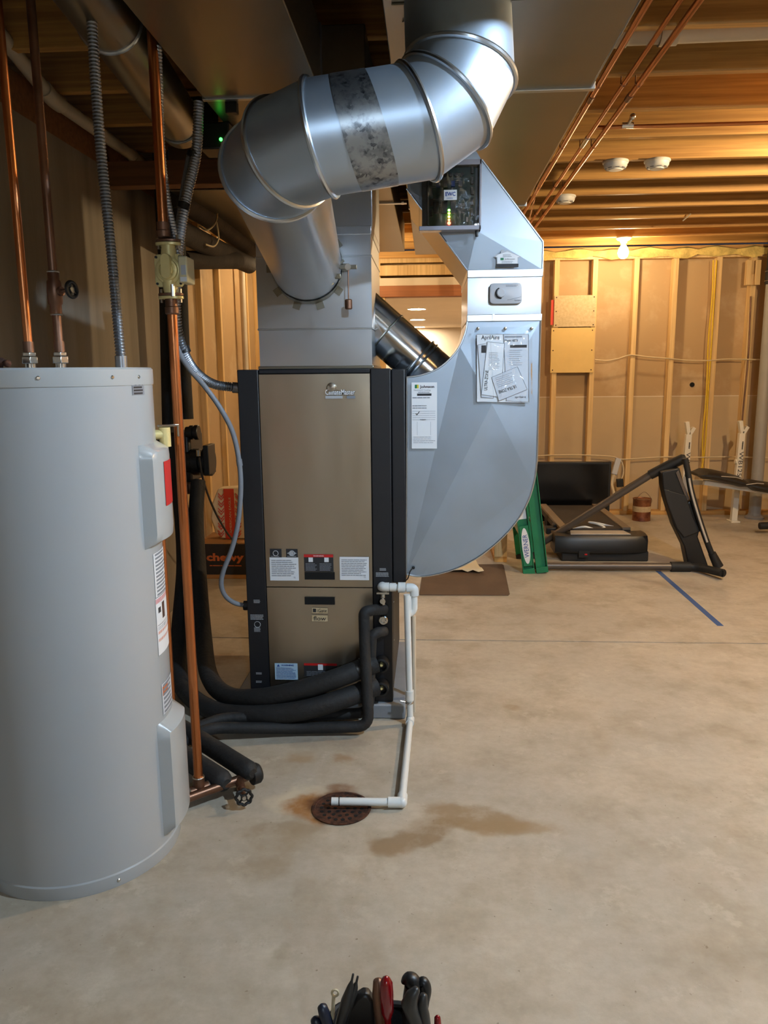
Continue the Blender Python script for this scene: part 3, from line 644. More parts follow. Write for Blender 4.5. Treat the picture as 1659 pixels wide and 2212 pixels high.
# front skin folded along two cross-breaks
fr = MB(); fr.f = []
def addp(pts): fr.poly(pts)
thr = list(throat)
addp([A_] + list(reversed(outer[bi:ci + 1])))
addp([A_] + [p for p in outer[ci:]] + [rT]);
half = len(thr) // 3
addp([A_, rT] + thr[:half + 1]); addp([A_] + thr[half:] + [outer[0]]); addp([A_] + outer[:bi + 1])
fr.build('boot_front', G, rt, smooth=0)
ring0 = outer + [rT] + thr
sk = MB(); sk.loft([ring0, [p + V((0, RD, 0)) for p in ring0]], caps=False); sk.build('boot_side', M['galv'], rt, smooth=30)
MB().poly([p + V((0, RD, 0)) for p in ring0]).build('boot_back', G, rt, smooth=0)
MB().tube([p + V((0, -.001, 0)) for p in outer + [rT]], .0035, 6).build('edge_seam', M['seam'], rt)
MB().tube([p + V((0, -.001, 0)) for p in thr], .0035, 6).build('edge_seam', M['seam'], rt)
MB().tube([outer[0] + V((.002, -.001, 0)), thr[-1] + V((.002, -.001, 0))], .0035, 6).build('edge_seam', M['seam'], rt)
x0, x1 = PY(1010, 640, YR).x, rT.x
z0, z1, z2, z3 = rT.z, PY(1090, 680, YR).z, PY(1090, 598, YR).z, PY(1090, 583, YR).z
MB().box(x0 - .002, x1 + .004, YR - .006, YR + RD, z0 - .002, z1 + .002).build('joint_band', M['galv'], rt, bevel=.002)
c_ = PY(1066, 686, YR - .008); MB().obox(c_, (1, 0, 0), (0, 1, 0), (0, 0, 1), .004, .003, .012).build('drive_cleat', M['seam'], rt, smooth=0)
b = MB(); b.loft([[(x0, YR, z), ((x0 + x1) / 2, YR - (.006 if i == 1 else 0), z), (x1, YR, z), (x1, YR + RD, z), (x0, YR + RD, z)] for i, z in enumerate((z1, (z1 + z2) / 2, z2))]).build('duct_section', M['galv'], rt, smooth=30)
MB().box(x0 - .002, x1 + .004, YR - .006, YR + RD, z2 - .002, z3 + .002).build('joint_band', M['galv'], rt, bevel=.002)
# offset transition up to the trunk
t1, t2, t3 = PY(1172, 522, YR), PY(1040, 345, YR), V((.10, YR, 2.219)); l2, l3 = PY(880, 408, YR), V((PY(880, 408, YR).x, YR, 2.219))
bl, brr = V((x0, YR, z3)), V((x1, YR, z3))
ap = PY(1030, 500, YR) + V((0, -.016, 0)); bk = V((0, RD, 0))
tf = MB(); tf.poly([bl, brr, ap]).poly([brr, t1, ap]).poly([t1, t2, ap]).poly([t2, t3, l3, l2, ap]).poly([l2, bl, ap]); tf.build('transition_front', G, rt, smooth=0)
q = [bl, brr, t1, t2, t3, l3, l2]; MB().loft([q, [p + bk for p in q]], caps=False).build('transition_side', M['galv'], rt, smooth=10)
MB().poly([p + bk for p in q]).build('transition_back', G, rt, smooth=0)
MB().tube([p + V((.002, -.001, 0)) for p in (brr, t1, t2)], .003, 6).build('edge_seam', M['seam'], rt); MB().tube([p + V((-.002, -.001, 0)) for p in (bl, l2)], .003, 6).build('edge_seam', M['seam'], rt)
# short wire from the boot
k = PY(893, 1226, YR - .004); MB().tube(spline([k, k + V((-.012, -.02, -.01)), k + V((-.022, -.02, -.04)), k + V((-.04, -.01, -.055))], 6), .0022, 8).lathe([(0, 0), (.006, 0), (.006, .004), (0, .006)], k, (0, -1, 0), 10).build('sensor_wire', M['black'], rt)

# ================================================================== TRUNKS AND CEILING DUCTS
TX0, TX1 = -.115, .495
tk = thing('main_trunk_duct', 'wide dull metal trunk duct under the joists, above the round elbow', 'duct', (.19, 2, 2.22))
for i, (a0, a1) in enumerate(((-3.0, .9), (.9, 2.63), (2.63, 4.36), (4.36, 6.05))):
    MB().box(TX0, TX1, a0 + .002, a1 - .002, 2.22, 2.425).build('trunk_section', M['galv_dull'], tk, bevel=.003)
    if i: MB().box(TX0 - .004, TX1 + .012, a0 - .012, a0 + .012, 2.214, 2.428).build('slip_joint', M['galv'], tk, bevel=.002)
MB().tube([(TX1, -3, 2.2205), (TX1, 6.05, 2.2205)], .003, 6).build('edge_seam', M['seam'], tk)
lk = thing('left_trunk_duct', 'narrow dark trunk duct beside the long round branch pipe', 'duct', (-.53, 1, 2.22))
MB().box(-.72, -.345, -3.0, 2.62, 2.22, 2.425).build('trunk_section', M['galv_dull'], lk, bevel=.003)
MB().box(-.72, -.205, 2.625, 3.60, 2.218, 2.425).build('trunk_section', M['galv_dull'], lk, bevel=.003)
MB().box(-.725, -.34, 2.61, 2.63, 2.214, 2.428).build('slip_joint', M['galv'], lk, bevel=.002)
pn = MB().box(-1.25, -.19, 3.86, 5.9, 2.222, 2.424).build('panned_joist_sheet', M['galv_dull'], bevel=.003)
tag(pn, 'flat metal ceiling duct behind the plenum, beside the dark gap', 'duct')
k = PZ(845, 437, 2.222); hg = MB().obox(k + V((-.02, 0, -.006)), (1, 0, 0), (0, 1, 0), (0, 0, 1), .10, .016, .003).obox(k + V((.06, 0, -.004)), (1, 0, 0), (0, 1, 0), (0, 0, 1), .006, .03, .003).build('duct_hanger', M['seam'], None, bevel=.001)
tag(hg, 'short bright metal strap under the ceiling duct beside the dark gap', 'strap')
# dark wooden beam left of the plenum
z0b = PY(440, 400, 3.72).z; z1b = PY(440, 356, 3.72).z
tag(MB().box(XL, -.72, 3.70, 3.78, z0b, z1b + .02).build('ceiling_beam', M['wood_dark'], bevel=.003), 'short dark wooden beam crossing from the concrete wall to the duct', 'beam')
# round branch duct, upper left
rb = thing('branch_duct', 'long round dark branch duct slanting under the joists above the water heater', 'duct', (-.85, 2, 2.15))
r0, r1 = PZ(166, -60, 2.31), PZ(390, 266, 2.29); rdv = (r1 - r0).normalized()
j1 = r0.lerp(r1, .22)
MB().cyl(r0, r1, .082, seg=36).build('pipe', M['galv_dull'], rb); MB().cyl(r0 - rdv * 1.0, j1, .087, seg=36).build('pipe', M['galv_dull'], rb)
MB().torus(j1, rdv, .087, .006, 36, 8).build('crimp_ring', M['seam'], rb); MB().cyl(r1 - rdv * .05, r1 + rdv * .02, .086, seg=36).build('end_cap', M['galv_dull'], rb)
MB().torus(r1 - rdv * .05, rdv, .085, .004, 36, 6).build('crimp_ring', M['seam'], rb)
MB().cyl(r1 - rdv * .03, r1 + V((.02, .2, .08)), .075, .075, seg=30).build('end_boot', M['black'], rb)
# zone damper motor with green indicator
k = PZ(472, 315, 2.15); dm = thing('damper_motor', 'small dark damper motor with a green light beside the branch duct', 'motor', tuple(k))
MB().box(k.x - .06, k.x + .05, k.y - .04, k.y + .08, 2.13, 2.218).build('housing', M['black'], dm, bevel=.006)
kk = PY(477, 301, k.y - .044); MB().sphere(kk, .006, 12, 8).build('indicator', emitter('green led', (.05, 1, .08), 3.5), dm)
k = PZ(497, 243, 2.19); tag(MB().box(k.x - .012, k.x + .025, k.y - .015, k.y + .015, 2.185, 2.2195).build('junction_clip', M['black'], bevel=.002), 'small black clip under the left trunk duct', 'clip')

# ================================================================== ITEMS ON THE RETURN DUCT
YE = 2.862                                            # zone panel in its clear cover
c, a, b = pxrect(905, 345, 1040, 497, YE)
zp = thing('zone_panel', 'zone control panel with circuit board behind a clear cover on the return duct', 'control panel', (c.x, YE + .04, c.z - b / 2))
x0, x1, z0, z1 = c.x - a / 2, c.x + a / 2, c.z - b / 2, c.z + b / 2
MB().box(x0 + .01, x1 - .004, YE + .034, YE + .046, z0 + .006, z1 - .004).build('back_plate', M['padgrey'], zp, bevel=.002)
pc = MB().box(x0 + .028, x1 - .02, YE + .028, YE + .034, z0 + .014, z1 - .012).build('circuit_board', M['pcb'], zp, bevel=.001)
for zz, hh in ((z0, .015), (z1 - .018, .018)): MB().box(x0, x1, YE - .002, YE + .046, zz, zz + hh).build('cover_edge', M['lavender'], zp, bevel=.002)
MB().box(x1 - .008, x1, YE - .002, YE + .046, z0, z1).build('cover_edge', M['lavender'], zp, bevel=.002)
MB().box(x0, x1, YE, YE + .0015, z0, z1).build('clear_cover', M['clear'], zp)
MB().box(x0, x0 + .0015, YE, YE + .046, z0, z1).build('clear_cover', M['clear'], zp)
for k in range(5): MB().box(x1 - .036, x1 - .026, YE + .018, YE + .028, z0 + .05 + .035 * k, z0 + .075 + .035 * k).build('terminal_block', M['black'], pc, bevel=.001)
for k in range(5): MB().box(x0 + .038, x0 + .048, YE + .018, YE + .028, z0 + .05 + .035 * k, z0 + .075 + .035 * k).build('terminal_block', M['black'], pc, bevel=.001)
for k in range(5):
    MB().cyl((x0 + .07 + .02 * k, YE + .012, z1 - .045), (x0 + .07 + .02 * k, YE + .028, z1 - .045), .006, seg=12).build('capacitor', M['black'], pc)
for k in range(3): MB().box(x0 + .05 + .03 * k, x0 + .07 + .03 * k, YE + .02, YE + .028, z0 + .06, z0 + .1).build('chip', M['black'], pc, bevel=.001)
MB().box(x0 + .03, x0 + .034, YE + .01, YE + .03, z0 + .02, z1 - .02).build('wire_duct', M['inkgrey'], zp)
for k, cc in enumerate(((1, .08, .04), (1, .12, .05), (1, .6, .05), (.5, 1, .05), (.25, 1, .1))):
    q = PY(970, 482 - 7 * k, YE + .02); MB().sphere(q, .0042 if k else .006, 10, 6).build('indicator', emitter('status led', cc, 9 if k != 2 else 14), pc)
for k, (xx, yy, rw) in enumerate(((950, 375, 4), (990, 385, 5), (945, 440, 6), (1000, 450, 6), (935, 395, 6))): lines(PY(xx, yy, YE + .0275), .03, .035, rw, M['inkgrey'], pc, fill=.4, words=4)
for k in range(4): MB().box(x0 + .06 + .026 * k, x0 + .074 + .026 * k, YE + .016, YE + .028, z1 - .085, z1 - .065).build('relay', M['inkgrey'] if k % 2 else M['inkblue'], pc, bevel=.001)
q = PY(1009, 474, YE + .026); plate(q, .006, .016, M['white'], pc, 'jumper'); q = PY(977, 405, YE + .026); plate(q, .005, .014, M['inkgrey'], pc, 'jumper')
c2, a2, b2 = pxrect(959, 410, 987, 432, YE - .001); plate(c2, a2, b2, M['white'], zp, 'logo_card'); txt('EWC', c2 + V((0, 0, .003)), a2 * .78, b2 * .42, M['inkblue'], zp, bold=.03); lines(c2 - V((0, 0, b2 * .32)), a2 * .6, b2 * .1, 1, M['inkblue'], zp)
k = PY(1029, 500, YE + .02); MB().cyl(k + V((0, 0, .004)), k + V((.002, 0, -.018)), .005, seg=12).build('cable_gland', M['black'], zp)
# damper / humidity control on the middle duct section
YK = YR - .006; c, a, b = pxrect(1057, 611, 1128, 657, YK - .025)
hc = thing('humidity_control', 'grey plastic wall control with a round dial on the return duct', 'control', (c.x, YK, c.z - b / 2))
R_ = []
for yy, s_ in ((YK + .004, .98), (YK - .02, 1.0), (YK - .026, .96), (YK - .0275, .9)):
    R_.append([V((c.x + math.copysign(1, math.cos(t)) * a / 2 * s_ * min(1, abs(math.cos(t)) ** .28), yy, c.z + math.copysign(1, math.sin(t)) * b / 2 * s_ * min(1, abs(math.sin(t)) ** .28))) for t in [2 * math.pi * i / 40 for i in range(40)]])
MB().loft(R_).build('case', M['offwhite'], hc)
k = PY(1082, 633, YK - .027); dl = MB().lathe([(0, 0), (.0165, 0), (.0155, .010), (.013, .012), (0, .012)], k, (0, -1, 0), 28).build('dial', M['offwhite'], hc)
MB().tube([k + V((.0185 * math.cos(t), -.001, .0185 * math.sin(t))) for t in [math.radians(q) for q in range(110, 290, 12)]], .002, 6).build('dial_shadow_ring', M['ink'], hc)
q = PY(1118, 649, YK - .0275); txt('System', q, .022, .0055, M['ink'], hc)
q = PY(1108, 617, YK - .0275); lines(q, .05, .008, 2, M['inkgrey'], hc, fill=.4)
MB().tube(spline([PY(1096, 648, YK - .0275), PY(1106, 646, YK - .0275), PY(1126, 641, YK - .0275)], 5), .0007, 5).build('moulded_line', M['inkgrey'], hc)
# house-shaped service magnet
YH = YR - .0195; hs = thing('service_sticker', 'small white house-shaped sticker on the upper part of the return duct', 'sticker', tuple(PY(1096, 577, YH)))
MB().prism([PY(*p, YH) for p in ((1073, 570), (1073, 557), (1067, 555), (1073, 549), (1082, 547), (1082, 540), (1089, 540), (1089, 543), (1096, 541), (1126, 554), (1119, 557), (1119, 570))], (0, .001, 0)).build('sheet', M['inklite'], hs, smooth=0)
MB().prism([PY(*p, YH - .0006) for p in ((1074.5, 569), (1074.5, 556), (1070, 555), (1075, 550.5), (1096, 543), (1122, 554), (1118, 556), (1118, 569))], (0, .0006, 0)).build('white_face', M['white'], hs, smooth=0)
c, a, b = pxrect(1072, 570, 1120, 577, YH); plate(c, a, b, M['ink'], hs, 'black_strip')
c, a, b = pxrect(1090, 558, 1112, 562, YH - .0008); txt('Johnson', c, a, b, M['ink'], hs); c, a, b = pxrect(1081, 557, 1088, 562, YH - .0008); plate(c, a, b, M['green'], hs, 'logo_mark')
c, a, b = pxrect(1086, 549, 1108, 556, YH - .0008); lines(c, a, b, 2, M['inkgrey'], hs, fill=.3); c, a, b = pxrect(1084, 563, 1110, 569, YH - .0008); lines(c, a, b, 2, M['inkgrey'], hs, fill=.3)
# service record card
YQ = YR - .011; c, a, b = pxrect(889, 826, 944, 969, YQ - .001)
cd = thing('service_card', 'tall white service record card on the left side of the return boot', 'card', (c.x, YQ, c.z - b / 2))
plate(c, a, b, M['white'], cd, 'card', th=.002)
def oncard(x0, y0, x1, y1): return pxrect(x0, y0, x1, y1, YQ - .0012)
q, a2, b2 = oncard(893, 831, 904, 839); plate(q, a2 * .45, b2, M['green'], cd, 'logo_mark'); plate(q + V((a2 * .35, 0, 0)), a2 * .4, b2, M['yellow'], cd, 'logo_mark')
q, a2, b2 = oncard(907, 832, 938, 840); txt('Johnson', q, a2, b2, M['ink'], cd, bold=.02); q, a2, b2 = oncard(894, 841, 930, 845); txt('Heating & Cooling', q, a2, b2, M['inkgrey'], cd)
q, a2, b2 = oncard(901, 850, 932, 855); plate(q, a2, b2, M['ink'], cd, 'dark_bar'); q, a2, b2 = oncard(891, 857, 941, 861); lines(q, a2, b2, 1, M['inkgrey'], cd)
q, a2, b2 = oncard(903, 846, 930, 849); lines(q, a2, b2, 1, M['inkgrey'], cd)
q, a2, b2 = oncard(891, 874, 925, 884); lines(q, a2, b2, 2, M['inkgrey'], cd, fill=.35); q, a2, b2 = oncard(891, 886, 941, 909); lines(q, a2, b2, 5, M['inklite'], cd, fill=.2, ragged=.02, words=2)
q, a2, b2 = oncard(907, 905, 924, 908); lines(q, a2, b2, 1, M['inkgrey'], cd)
for xx in (901, 930): q, a2, b2 = oncard(xx, 911, xx + .8, 940); plate(q, a2, b2, M['inklite'], cd, 'table_rule')
q, a2, b2 = oncard(893, 942, 940, 958); lines(q, a2, b2, 4, M['inklite'], cd, fill=.4)
MB().tube([PY(899, 893, YQ - .002), PY(901, 896, YQ - .002), PY(906, 889, YQ - .002)], .0014, 6).build('tick_mark', M['ink'], cd)
# clear pouch with papers
YW = YR - .026
def sheet(pts, y, m, par, name, label=None):
    q = [PY(px_, py_, y - .0005) for px_, py_ in pts]; MB().tube(q + [q[0]], .0007, 5).build('paper_edge', M['inkgrey'], par)
    return MB().prism([PY(px_, py_, y) for px_, py_ in pts], (0, .0008, 0)).build(name, m, par, smooth=0, label=label)
po = thing('document_pouch', 'clear plastic pouch of white manuals screwed to the return duct', 'pouch', tuple(PY(1088, 872, YW)))
s1 = sheet([(1030, 722), (1141, 722), (1143, 870), (1030, 868)], YW + .004, M['white'], po, 'leaflet')
s2 = sheet([(1088, 722), (1142, 722), (1142, 868), (1094, 866)], YW + .003, M['paper2'], po, 'leaflet')
s3 = sheet([(1032, 745), (1060, 740), (1066, 860), (1040, 858)], YW + .002, M['paper2'], po, 'leaflet')
s4 = sheet([(1053, 738), (1090, 742), (1082, 858), (1040, 852)], YW + .001, M['white'], po, 'booklet')
s5 = sheet([(1062, 815), (1118, 792), (1139, 841), (1078, 866)], YW, M['paper2'], po, 'folded_sheet')
c, a, b = pxrect(1040, 724, 1079, 736, YW + .0035); txt('AprilAire', c, a, b, M['ink'], po)
c, a, b = pxrect(1090, 726, 1128, 729, YW + .0025); plate(c, a, b, M['inkgrey'], po, 'title_bar'); c, a, b = pxrect(1090, 733, 1118, 738, YW + .0025); txt('Model 4073', c, a, b, M['ink'], po)
c, a, b = pxrect(1102, 745, 1138, 751, YW + .0025); plate(c, a, b, M['ink'], po, 'title_bar')
c, a, b = pxrect(1100, 754, 1130, 790, YW + .0025); lines(c, a, b, 8, M['inklite'], po, fill=.35)
c, a, b = pxrect(1040, 746, 1050, 762, YW + .0012); plate(c, a, b, M['ink'], po, 'picture')
c, a, b = pxrect(1047, 800, 1054, 843, YW + .0005); txt('ULTRA-ZONE', c, b, a, M['ink'], po, right=(.06, 0, 1), up=(-1, 0, .06))
c, a, b = pxrect(1076, 832, 1116, 841, YW - .0006); r_ = PY(1116, 832, YW) - PY(1078, 845, YW); r_.y = 0
txt('ULTRA ZONE', PY(1096, 841, YW - .0006), r_.length, .012, M['ink'], po, right=-r_, up=(r_.z, 0, -r_.x))
c, a, b = pxrect(1072, 808, 1112, 832, YW - .0006); lines(c, a, b, 6, M['inklite'], po, right=r_, up=(-r_.z, 0, r_.x), fill=.35)
c, a, b = pxrect(1112, 855, 1136, 861, YW + .0028); txt('aprilaire', c, a, b, M['ink'], po)
c, a, b = pxrect(1056, 760, 1080, 800, YW + .0005); lines(c, a, b, 12, M['inklite'], po, fill=.3)
R_ = []
for j in range(15):                                   # crumpled clear film over the papers
    row = []
    for i in range(13):
        p = PY(1026 + 124 * i / 12 + (4 if j > 12 else 0), 706 + 168 * j / 14, YW); e = min(i, 12 - i, j, 14 - j)
        row.append(p + V((0, (-.006 if e else .006) + random.uniform(-.007, .006) * (e > 0), 0)))
    R_.append(row)
MB().loft(R_, caps=False, closed=False).build('clear_film', M['clear'], po, smooth=80)
for xx in (1032, 1091, 1148):
    k = PY(xx, 710, YW - .004); MB().lathe([(0, 0), (.006, 0), (.006, .003), (0, .005)], k, (0, -1, 0), 12).build('screw', M['chrome'], po)

# ================================================================== WATER HEATER
HC = V((-1.02, 2.03, 0)); HR = .27; HT = 1.378
wh = thing('water_heater', 'tall pale grey enamelled water heater tank beside the concrete wall', 'water heater', tuple(HC))
MB().lathe([(0, .004), (HR - .012, .004), (HR - .012, .03), (HR, .034), (HR, HT - .045)], HC, seg=96).build('tank_jacket', M['heater'], wh, smooth=25)
MB().lathe([(HR - .004, 0), (HR + .002, 0), (HR + .003, .004), (HR + .003, .036), (HR, .04)], HC, seg=96).build('base_pan', M['heater'], wh, smooth=25)
MB().lathe([(HR - .004, HT - .048), (HR + .002, HT - .046), (HR + .003, HT - .04), (HR + .003, HT - .006), (HR - .002, HT - .001), (HR - .012, HT - .002), (HR - .02, HT - .008), (0, HT - .006)], HC, seg=96).build('top_cap', M['heater_cap'], wh, smooth=25)
def hp_(az, z, r=HR): t = math.radians(az); return HC + V((math.cos(t) * r, math.sin(t) * r, z))
def curved(a0, a1, z0, z1, d, m, name, edge=.018, n=14, par=wh, base=HR, label=None):
    R = []; nz = 14
    for j in range(nz + 1):
        row = []
        for i in range(n + 1):
            u, v_ = i / n, j / nz; ew = min(u, 1 - u) * math.radians(a1 - a0) * HR; eh = min(v_, 1 - v_) * (z1 - z0)
            k = min(1, ew / edge) * min(1, eh / (edge * 1.4)) if edge else 1; k = math.sin(k * math.pi / 2)
            row.append(hp_(a0 + (a1 - a0) * u, z0 + (z1 - z0) * v_, base + d * k))
        R.append(row)
    return MB().loft(R, caps=False, closed=False).build(name, m, par, smooth=50, label=label)
def hz(y, x=335): return PY(x, y, 2.0).z
p1 = curved(-14, 26, hz(1182), hz(960), .034, M['heater_cap'], 'access_cover'); p2 = curved(-14, 26, hz(1790), hz(1555), .034, M['heater_cap'], 'access_cover')
curved(-.5, 17, hz(1097), hz(1000), .0355, M['red'], 'red_label', 0, par=p1)
def hlab(a0, a1, y0, y1, m, name, rows=0, ink='inkgrey'):
    o = curved(a0, a1, hz(y1), hz(y0), .0012, m, name, 0)
    if rows:
        for i in range(rows):
            zt = hz(y0) + (hz(y1) - hz(y0)) * (i + .5) / rows; dz = abs(hz(y1) - hz(y0)) / rows * .28
            curved(a0 + (a1 - a0) * .08, a0 + (a1 - a0) * random.uniform(.7, .94), zt - dz, zt + dz, .002, M[ink], 'print_bar', 0, n=5)
    return o
hlab(-6, 17, 1198, 1292, M['white'], 'rating_label', 12); hlab(-7, 17, 1294, 1416, M['white'], 'safety_label')
hlab(-6.5, 17, 1296, 1306, M['red'], 'red_strip'); hlab(-4, 0, 1316, 1328, M['ink'], 'pictogram'); hlab(2, 7, 1310, 1345, M['rust'], 'pictogram'); hlab(-6, 17, 1352, 1354, M['ink'], 'rule')
hlab(-6, 17, 1366, 1372, M['orange'], 'orange_strip'); hlab(-6, 17, 1382, 1388, M['orange'], 'orange_strip'); hlab(-6, 16, 1356, 1364, M['inklite'], 'print_bar')
hlab(-6, 15, 1480, 1545, M['paper2'], 'service_label', 7); hlab(-5, 4, 1486, 1506, M['orange'], 'orange_box'); hlab(-16, -4, 820, 852, M['inkgrey'], 'rating_plate', 5, 'ink')
for az, z in ((-67, HT - .025), (-30, HT - .025), (-48, .018), (-90, HT - .025), (-10, HT - .025)):
    MB().lathe([(0, 0), (.005, 0), (.005, .002), (.003, .004), (0, .004)], hp_(az, z, HR + .002), (math.cos(math.radians(az)), math.sin(math.radians(az)), 0), 10).build('screw', M['chrome'], wh)
# relief valve at the side
k = hp_(30, PY(350, 940, 2.15).z, HR); d_ = V((math.cos(math.radians(30)), math.sin(math.radians(30)), 0))
rv = MB().cyl(k - d_ * .004, k + d_ * .04, .014).cyl(k + d_ * .03 + V((0, 0, -.035)), k + d_ * .03 + V((0, 0, .02)), .016).build('relief_valve', M['brass'], wh)
MB().obox(k + d_ * .04 + V((0, 0, .025)), d_, (0, 0, 1), d_.cross(V((0, 0, 1))), .03, .003, .007).obox(k + d_ * .068 + V((0, 0, .01)), (0, 0, 1), d_, d_.cross(V((0, 0, 1))), .018, .002, .006).build('lever', M['chrome'], rv, bevel=.001)
# supply pipes of the heater
def hex_nut(c, r, h, m, par, name='union_nut'): return MB().cyl(c, V(c) + V((0, 0, h)), r, seg=6).build(name, m, par, bevel=.0015)
for i, (xx, lb, nm) in enumerate(((65, 'bright copper riser pipe rising from the heater top nearest the wall', 'copper'), (131, 'dull copper riser pipe with a black handled valve above the water heater', 'copper_old'))):
    k = PY(xx, 786, 2.03); k.z = HT - .006
    t = thing('riser_pipe', lb, 'pipe', tuple(k))
    MB().cyl(k, k + V((0, 0, .03)), .0135).build('nipple', M['chrome'], t); hex_nut(k + V((0, 0, .018)), .022, .018, M['chrome'], t); hex_nut(k + V((0, 0, .037)), .018, .010, M['chrome'], t)
    MB().cyl(k + V((0, 0, .045)), V((k.x, k.y, 2.52)), .0111, seg=20).build('tube', M[nm], t); MB().cyl(k + V((0, 0, .046)), k + V((0, 0, .075)), .0135).build('adapter', M['copper_old'], t)
    if i:
        z = PY(120, 630, 2.03).z; q = V((k.x, k.y, z))
        MB().lathe([(.0135, -.06), (.0145, -.055), (.0145, -.035), (.018, -.03), (.019, 0), (.018, .025), (.0145, .03), (.0145, .05), (.0135, .052)], q).build('valve_body', M['copper_old'], t)
        for dz in (-.058, .05): MB().torus(q + V((0, 0, dz)), (0, 0, 1), .0135, .0025, 20, 6).build('solder_ring', M['solder'], t)
        MB().cyl(q, q + V((.022, -.006, 0)), .012).cyl(q + V((.02, -.006, 0)), q + V((.05, -.014, .003)), .005).build('valve_stem', M['copper_old'], t)
        hd = V((.05, -.014, .003)).normalized(); hb = MB(); hb.lathe([(0, -.004), (.008, -.004), (.009, .004), (0, .005)], q + V((.053, -.015, .003)), hd, 16); hb.torus(q + V((.053, -.015, .003)), hd, .019, .005, 24, 8)
        a_, u_ = frame(hd)
        for s in range(5): th = 2 * math.pi * s / 5; hb.cyl(q + V((.053, -.015, .003)), q + V((.053, -.015, .003)) + (a_ * math.cos(th) + u_ * math.sin(th)) * .018, .003, seg=6)
        hb.build('hand_wheel', M['black'], t)
k = PY(262, 787, 2.07); top = PY(190, 110, 2.07)
fx = thing('flexible_conduit', 'ribbed steel conduit dropping from the joists into the heater top', 'conduit', (k.x, k.y, HT))
corrug(spline([(k.x, k.y, HT + .02), (k.x - .006, k.y, HT + .3), (k.x - .016, k.y, HT + .62), (k.x - .012, k.y, 2.46)], 10), .0125).build('sheath', M['flex'], fx)
MB().cyl((k.x, k.y, HT - .006), (k.x, k.y, HT + .03), .0155).build('connector', M['flex'], fx)
k = PY(6, 784, 1.95); ds = MB().cyl((k.x - .02, k.y, HT - .004), (k.x - .02, k.y, HT + .018), .018, seg=12).sphere((k.x - .005, k.y, HT + .016), .012).sphere((k.x + .014, k.y - .004, HT + .012), .010).build('anode_cap', M['rust'], wh)

# ================================================================== CIRCULATOR PUMP AND ITS PIPE
YC_ = 2.234
kb = PZ(430, 1700, .06); kb.y = YC_
pcx = kb.x
pp = thing('circulator_pump', 'pale bronze circulator pump on a copper pipe next to the water heater', 'pump', (pcx, YC_, .03))
def zc(y, x=365): return PY(x, y, YC_).z
c = V((pcx, YC_, zc(585)))
MB().cyl((pcx, YC_, .05), (pcx, YC_, zc(660)), .0143, seg=24).build('lower_tube', M['copper'], pp); MB().cyl((pcx - .011, YC_, zc(492)), (pcx - .011, YC_, 2.43), .0143, seg=24).build('upper_tube', M['copper'], pp)
for za, zb, ox in ((zc(680), zc(645), 0), (zc(515), zc(480), -.011)): MB().lathe([(.016, 0), (.0195, .004), (.0195, (zb - za) * .45), (.0175, (zb - za) * .5), (.0175, zb - za)], (pcx + ox, YC_, za)).build('adapter', M['copper_old'], pp)
PS = .60
def pv3(x, y, z): return V((x * PS, y * PS, z * PS))
def pr(prof): return [(r * PS, h * PS) for r, h in prof]
MB().lathe(pr([(0, -.05), (.042, -.05), (.046, -.045), (.046, .015), (.043, .022), (0, .022)]), c + pv3(0, -.01, 0), (0, -1, 0), 40).build('volute', M['brass'], pp)
MB().lathe(pr([(.058, -.01), (.062, -.006), (.062, .004), (.058, .008), (.05, .010), (.047, .020), (.038, .022), (.036, .016), (.026, .016)]), c + pv3(0, -.02, 0), (0, -1, 0), 44).lathe(pr([(0, .012), (.03, .012), (.03, .03), (.026, .034), (0, .034)]), c + pv3(0, -.02, 0), (0, -1, 0), 32).build('cover_plate', M['brass'], pp)
st_ = []                                              # raised oblong boss
for yy, s_ in ((.0, 1.), (-.026, 1.), (-.032, .88)):
    st_.append([c + pv3(.024 * s_ * math.cos(t), -.03 + yy, .014 + (.034 * (1 if math.sin(t) > 0 else -1) + .024 * s_ * math.sin(t))) for t in [2 * math.pi * (i + .5) / 28 for i in range(28)]])
MB().loft(st_).build('boss', M['brass'], pp)
sq = MB().prism([c + pv3(x_ * .068, -.014, z_ * .074) for x_, z_ in ((-1, -.8), (-.8, -1), (.8, -1), (1, -.8), (1, .8), (.8, 1), (-.8, 1), (-1, .8))], (0, .014, 0)).build('mounting_plate', M['brass'], pp, bevel=.002)
for sx_ in (-1, 1):
    for sz_ in (-1, 1): MB().cyl(c + pv3(sx_ * .056, -.014, sz_ * .06), c + pv3(sx_ * .056, -.022, sz_ * .06), .0036, seg=6).build('bolt', M['ink'], sq)
tb = MB().box(c.x + .034, c.x + .060, YC_ - .030, YC_ + .04, c.z - .036, c.z + .036).build('terminal_box', M['brass_pale'], pp, bevel=.004)
plate(V((c.x + .049, YC_ - .0305, c.z - .002)), .014, .026, M['inklite'], tb, 'label'); plate(V((c.x + .048, YC_ - .0305, c.z - .027)), .018, .012, M['white'], tb, 'label')
for za, s_ in ((zc(524), 1), (zc(640), -1)):
    MB().cyl((pcx, YC_, za - .006 * s_), (pcx, YC_, za - .05 * s_), .019, .024).build('pump_neck', M['brass'], pp)
    fl_ = [V((pcx + .036 * math.cos(t), YC_ + .022 * math.sin(t), za - .008)) for t in [2 * math.pi * i / 28 for i in range(28)]]
    MB().prism(fl_, (0, 0, .008)).build('flange', M['brass'], pp, bevel=.0012); MB().prism([p + V((0, 0, .009)) for p in fl_], (0, 0, .007)).build('flange', M['copper_old'], pp, bevel=.0012)
    for sx_ in (-1, 1): MB().cyl((pcx + sx_ * .027, YC_, za - .018), (pcx + sx_ * .027, YC_, za + .02), .0045, seg=6).build('bolt', M['chrome'], pp)
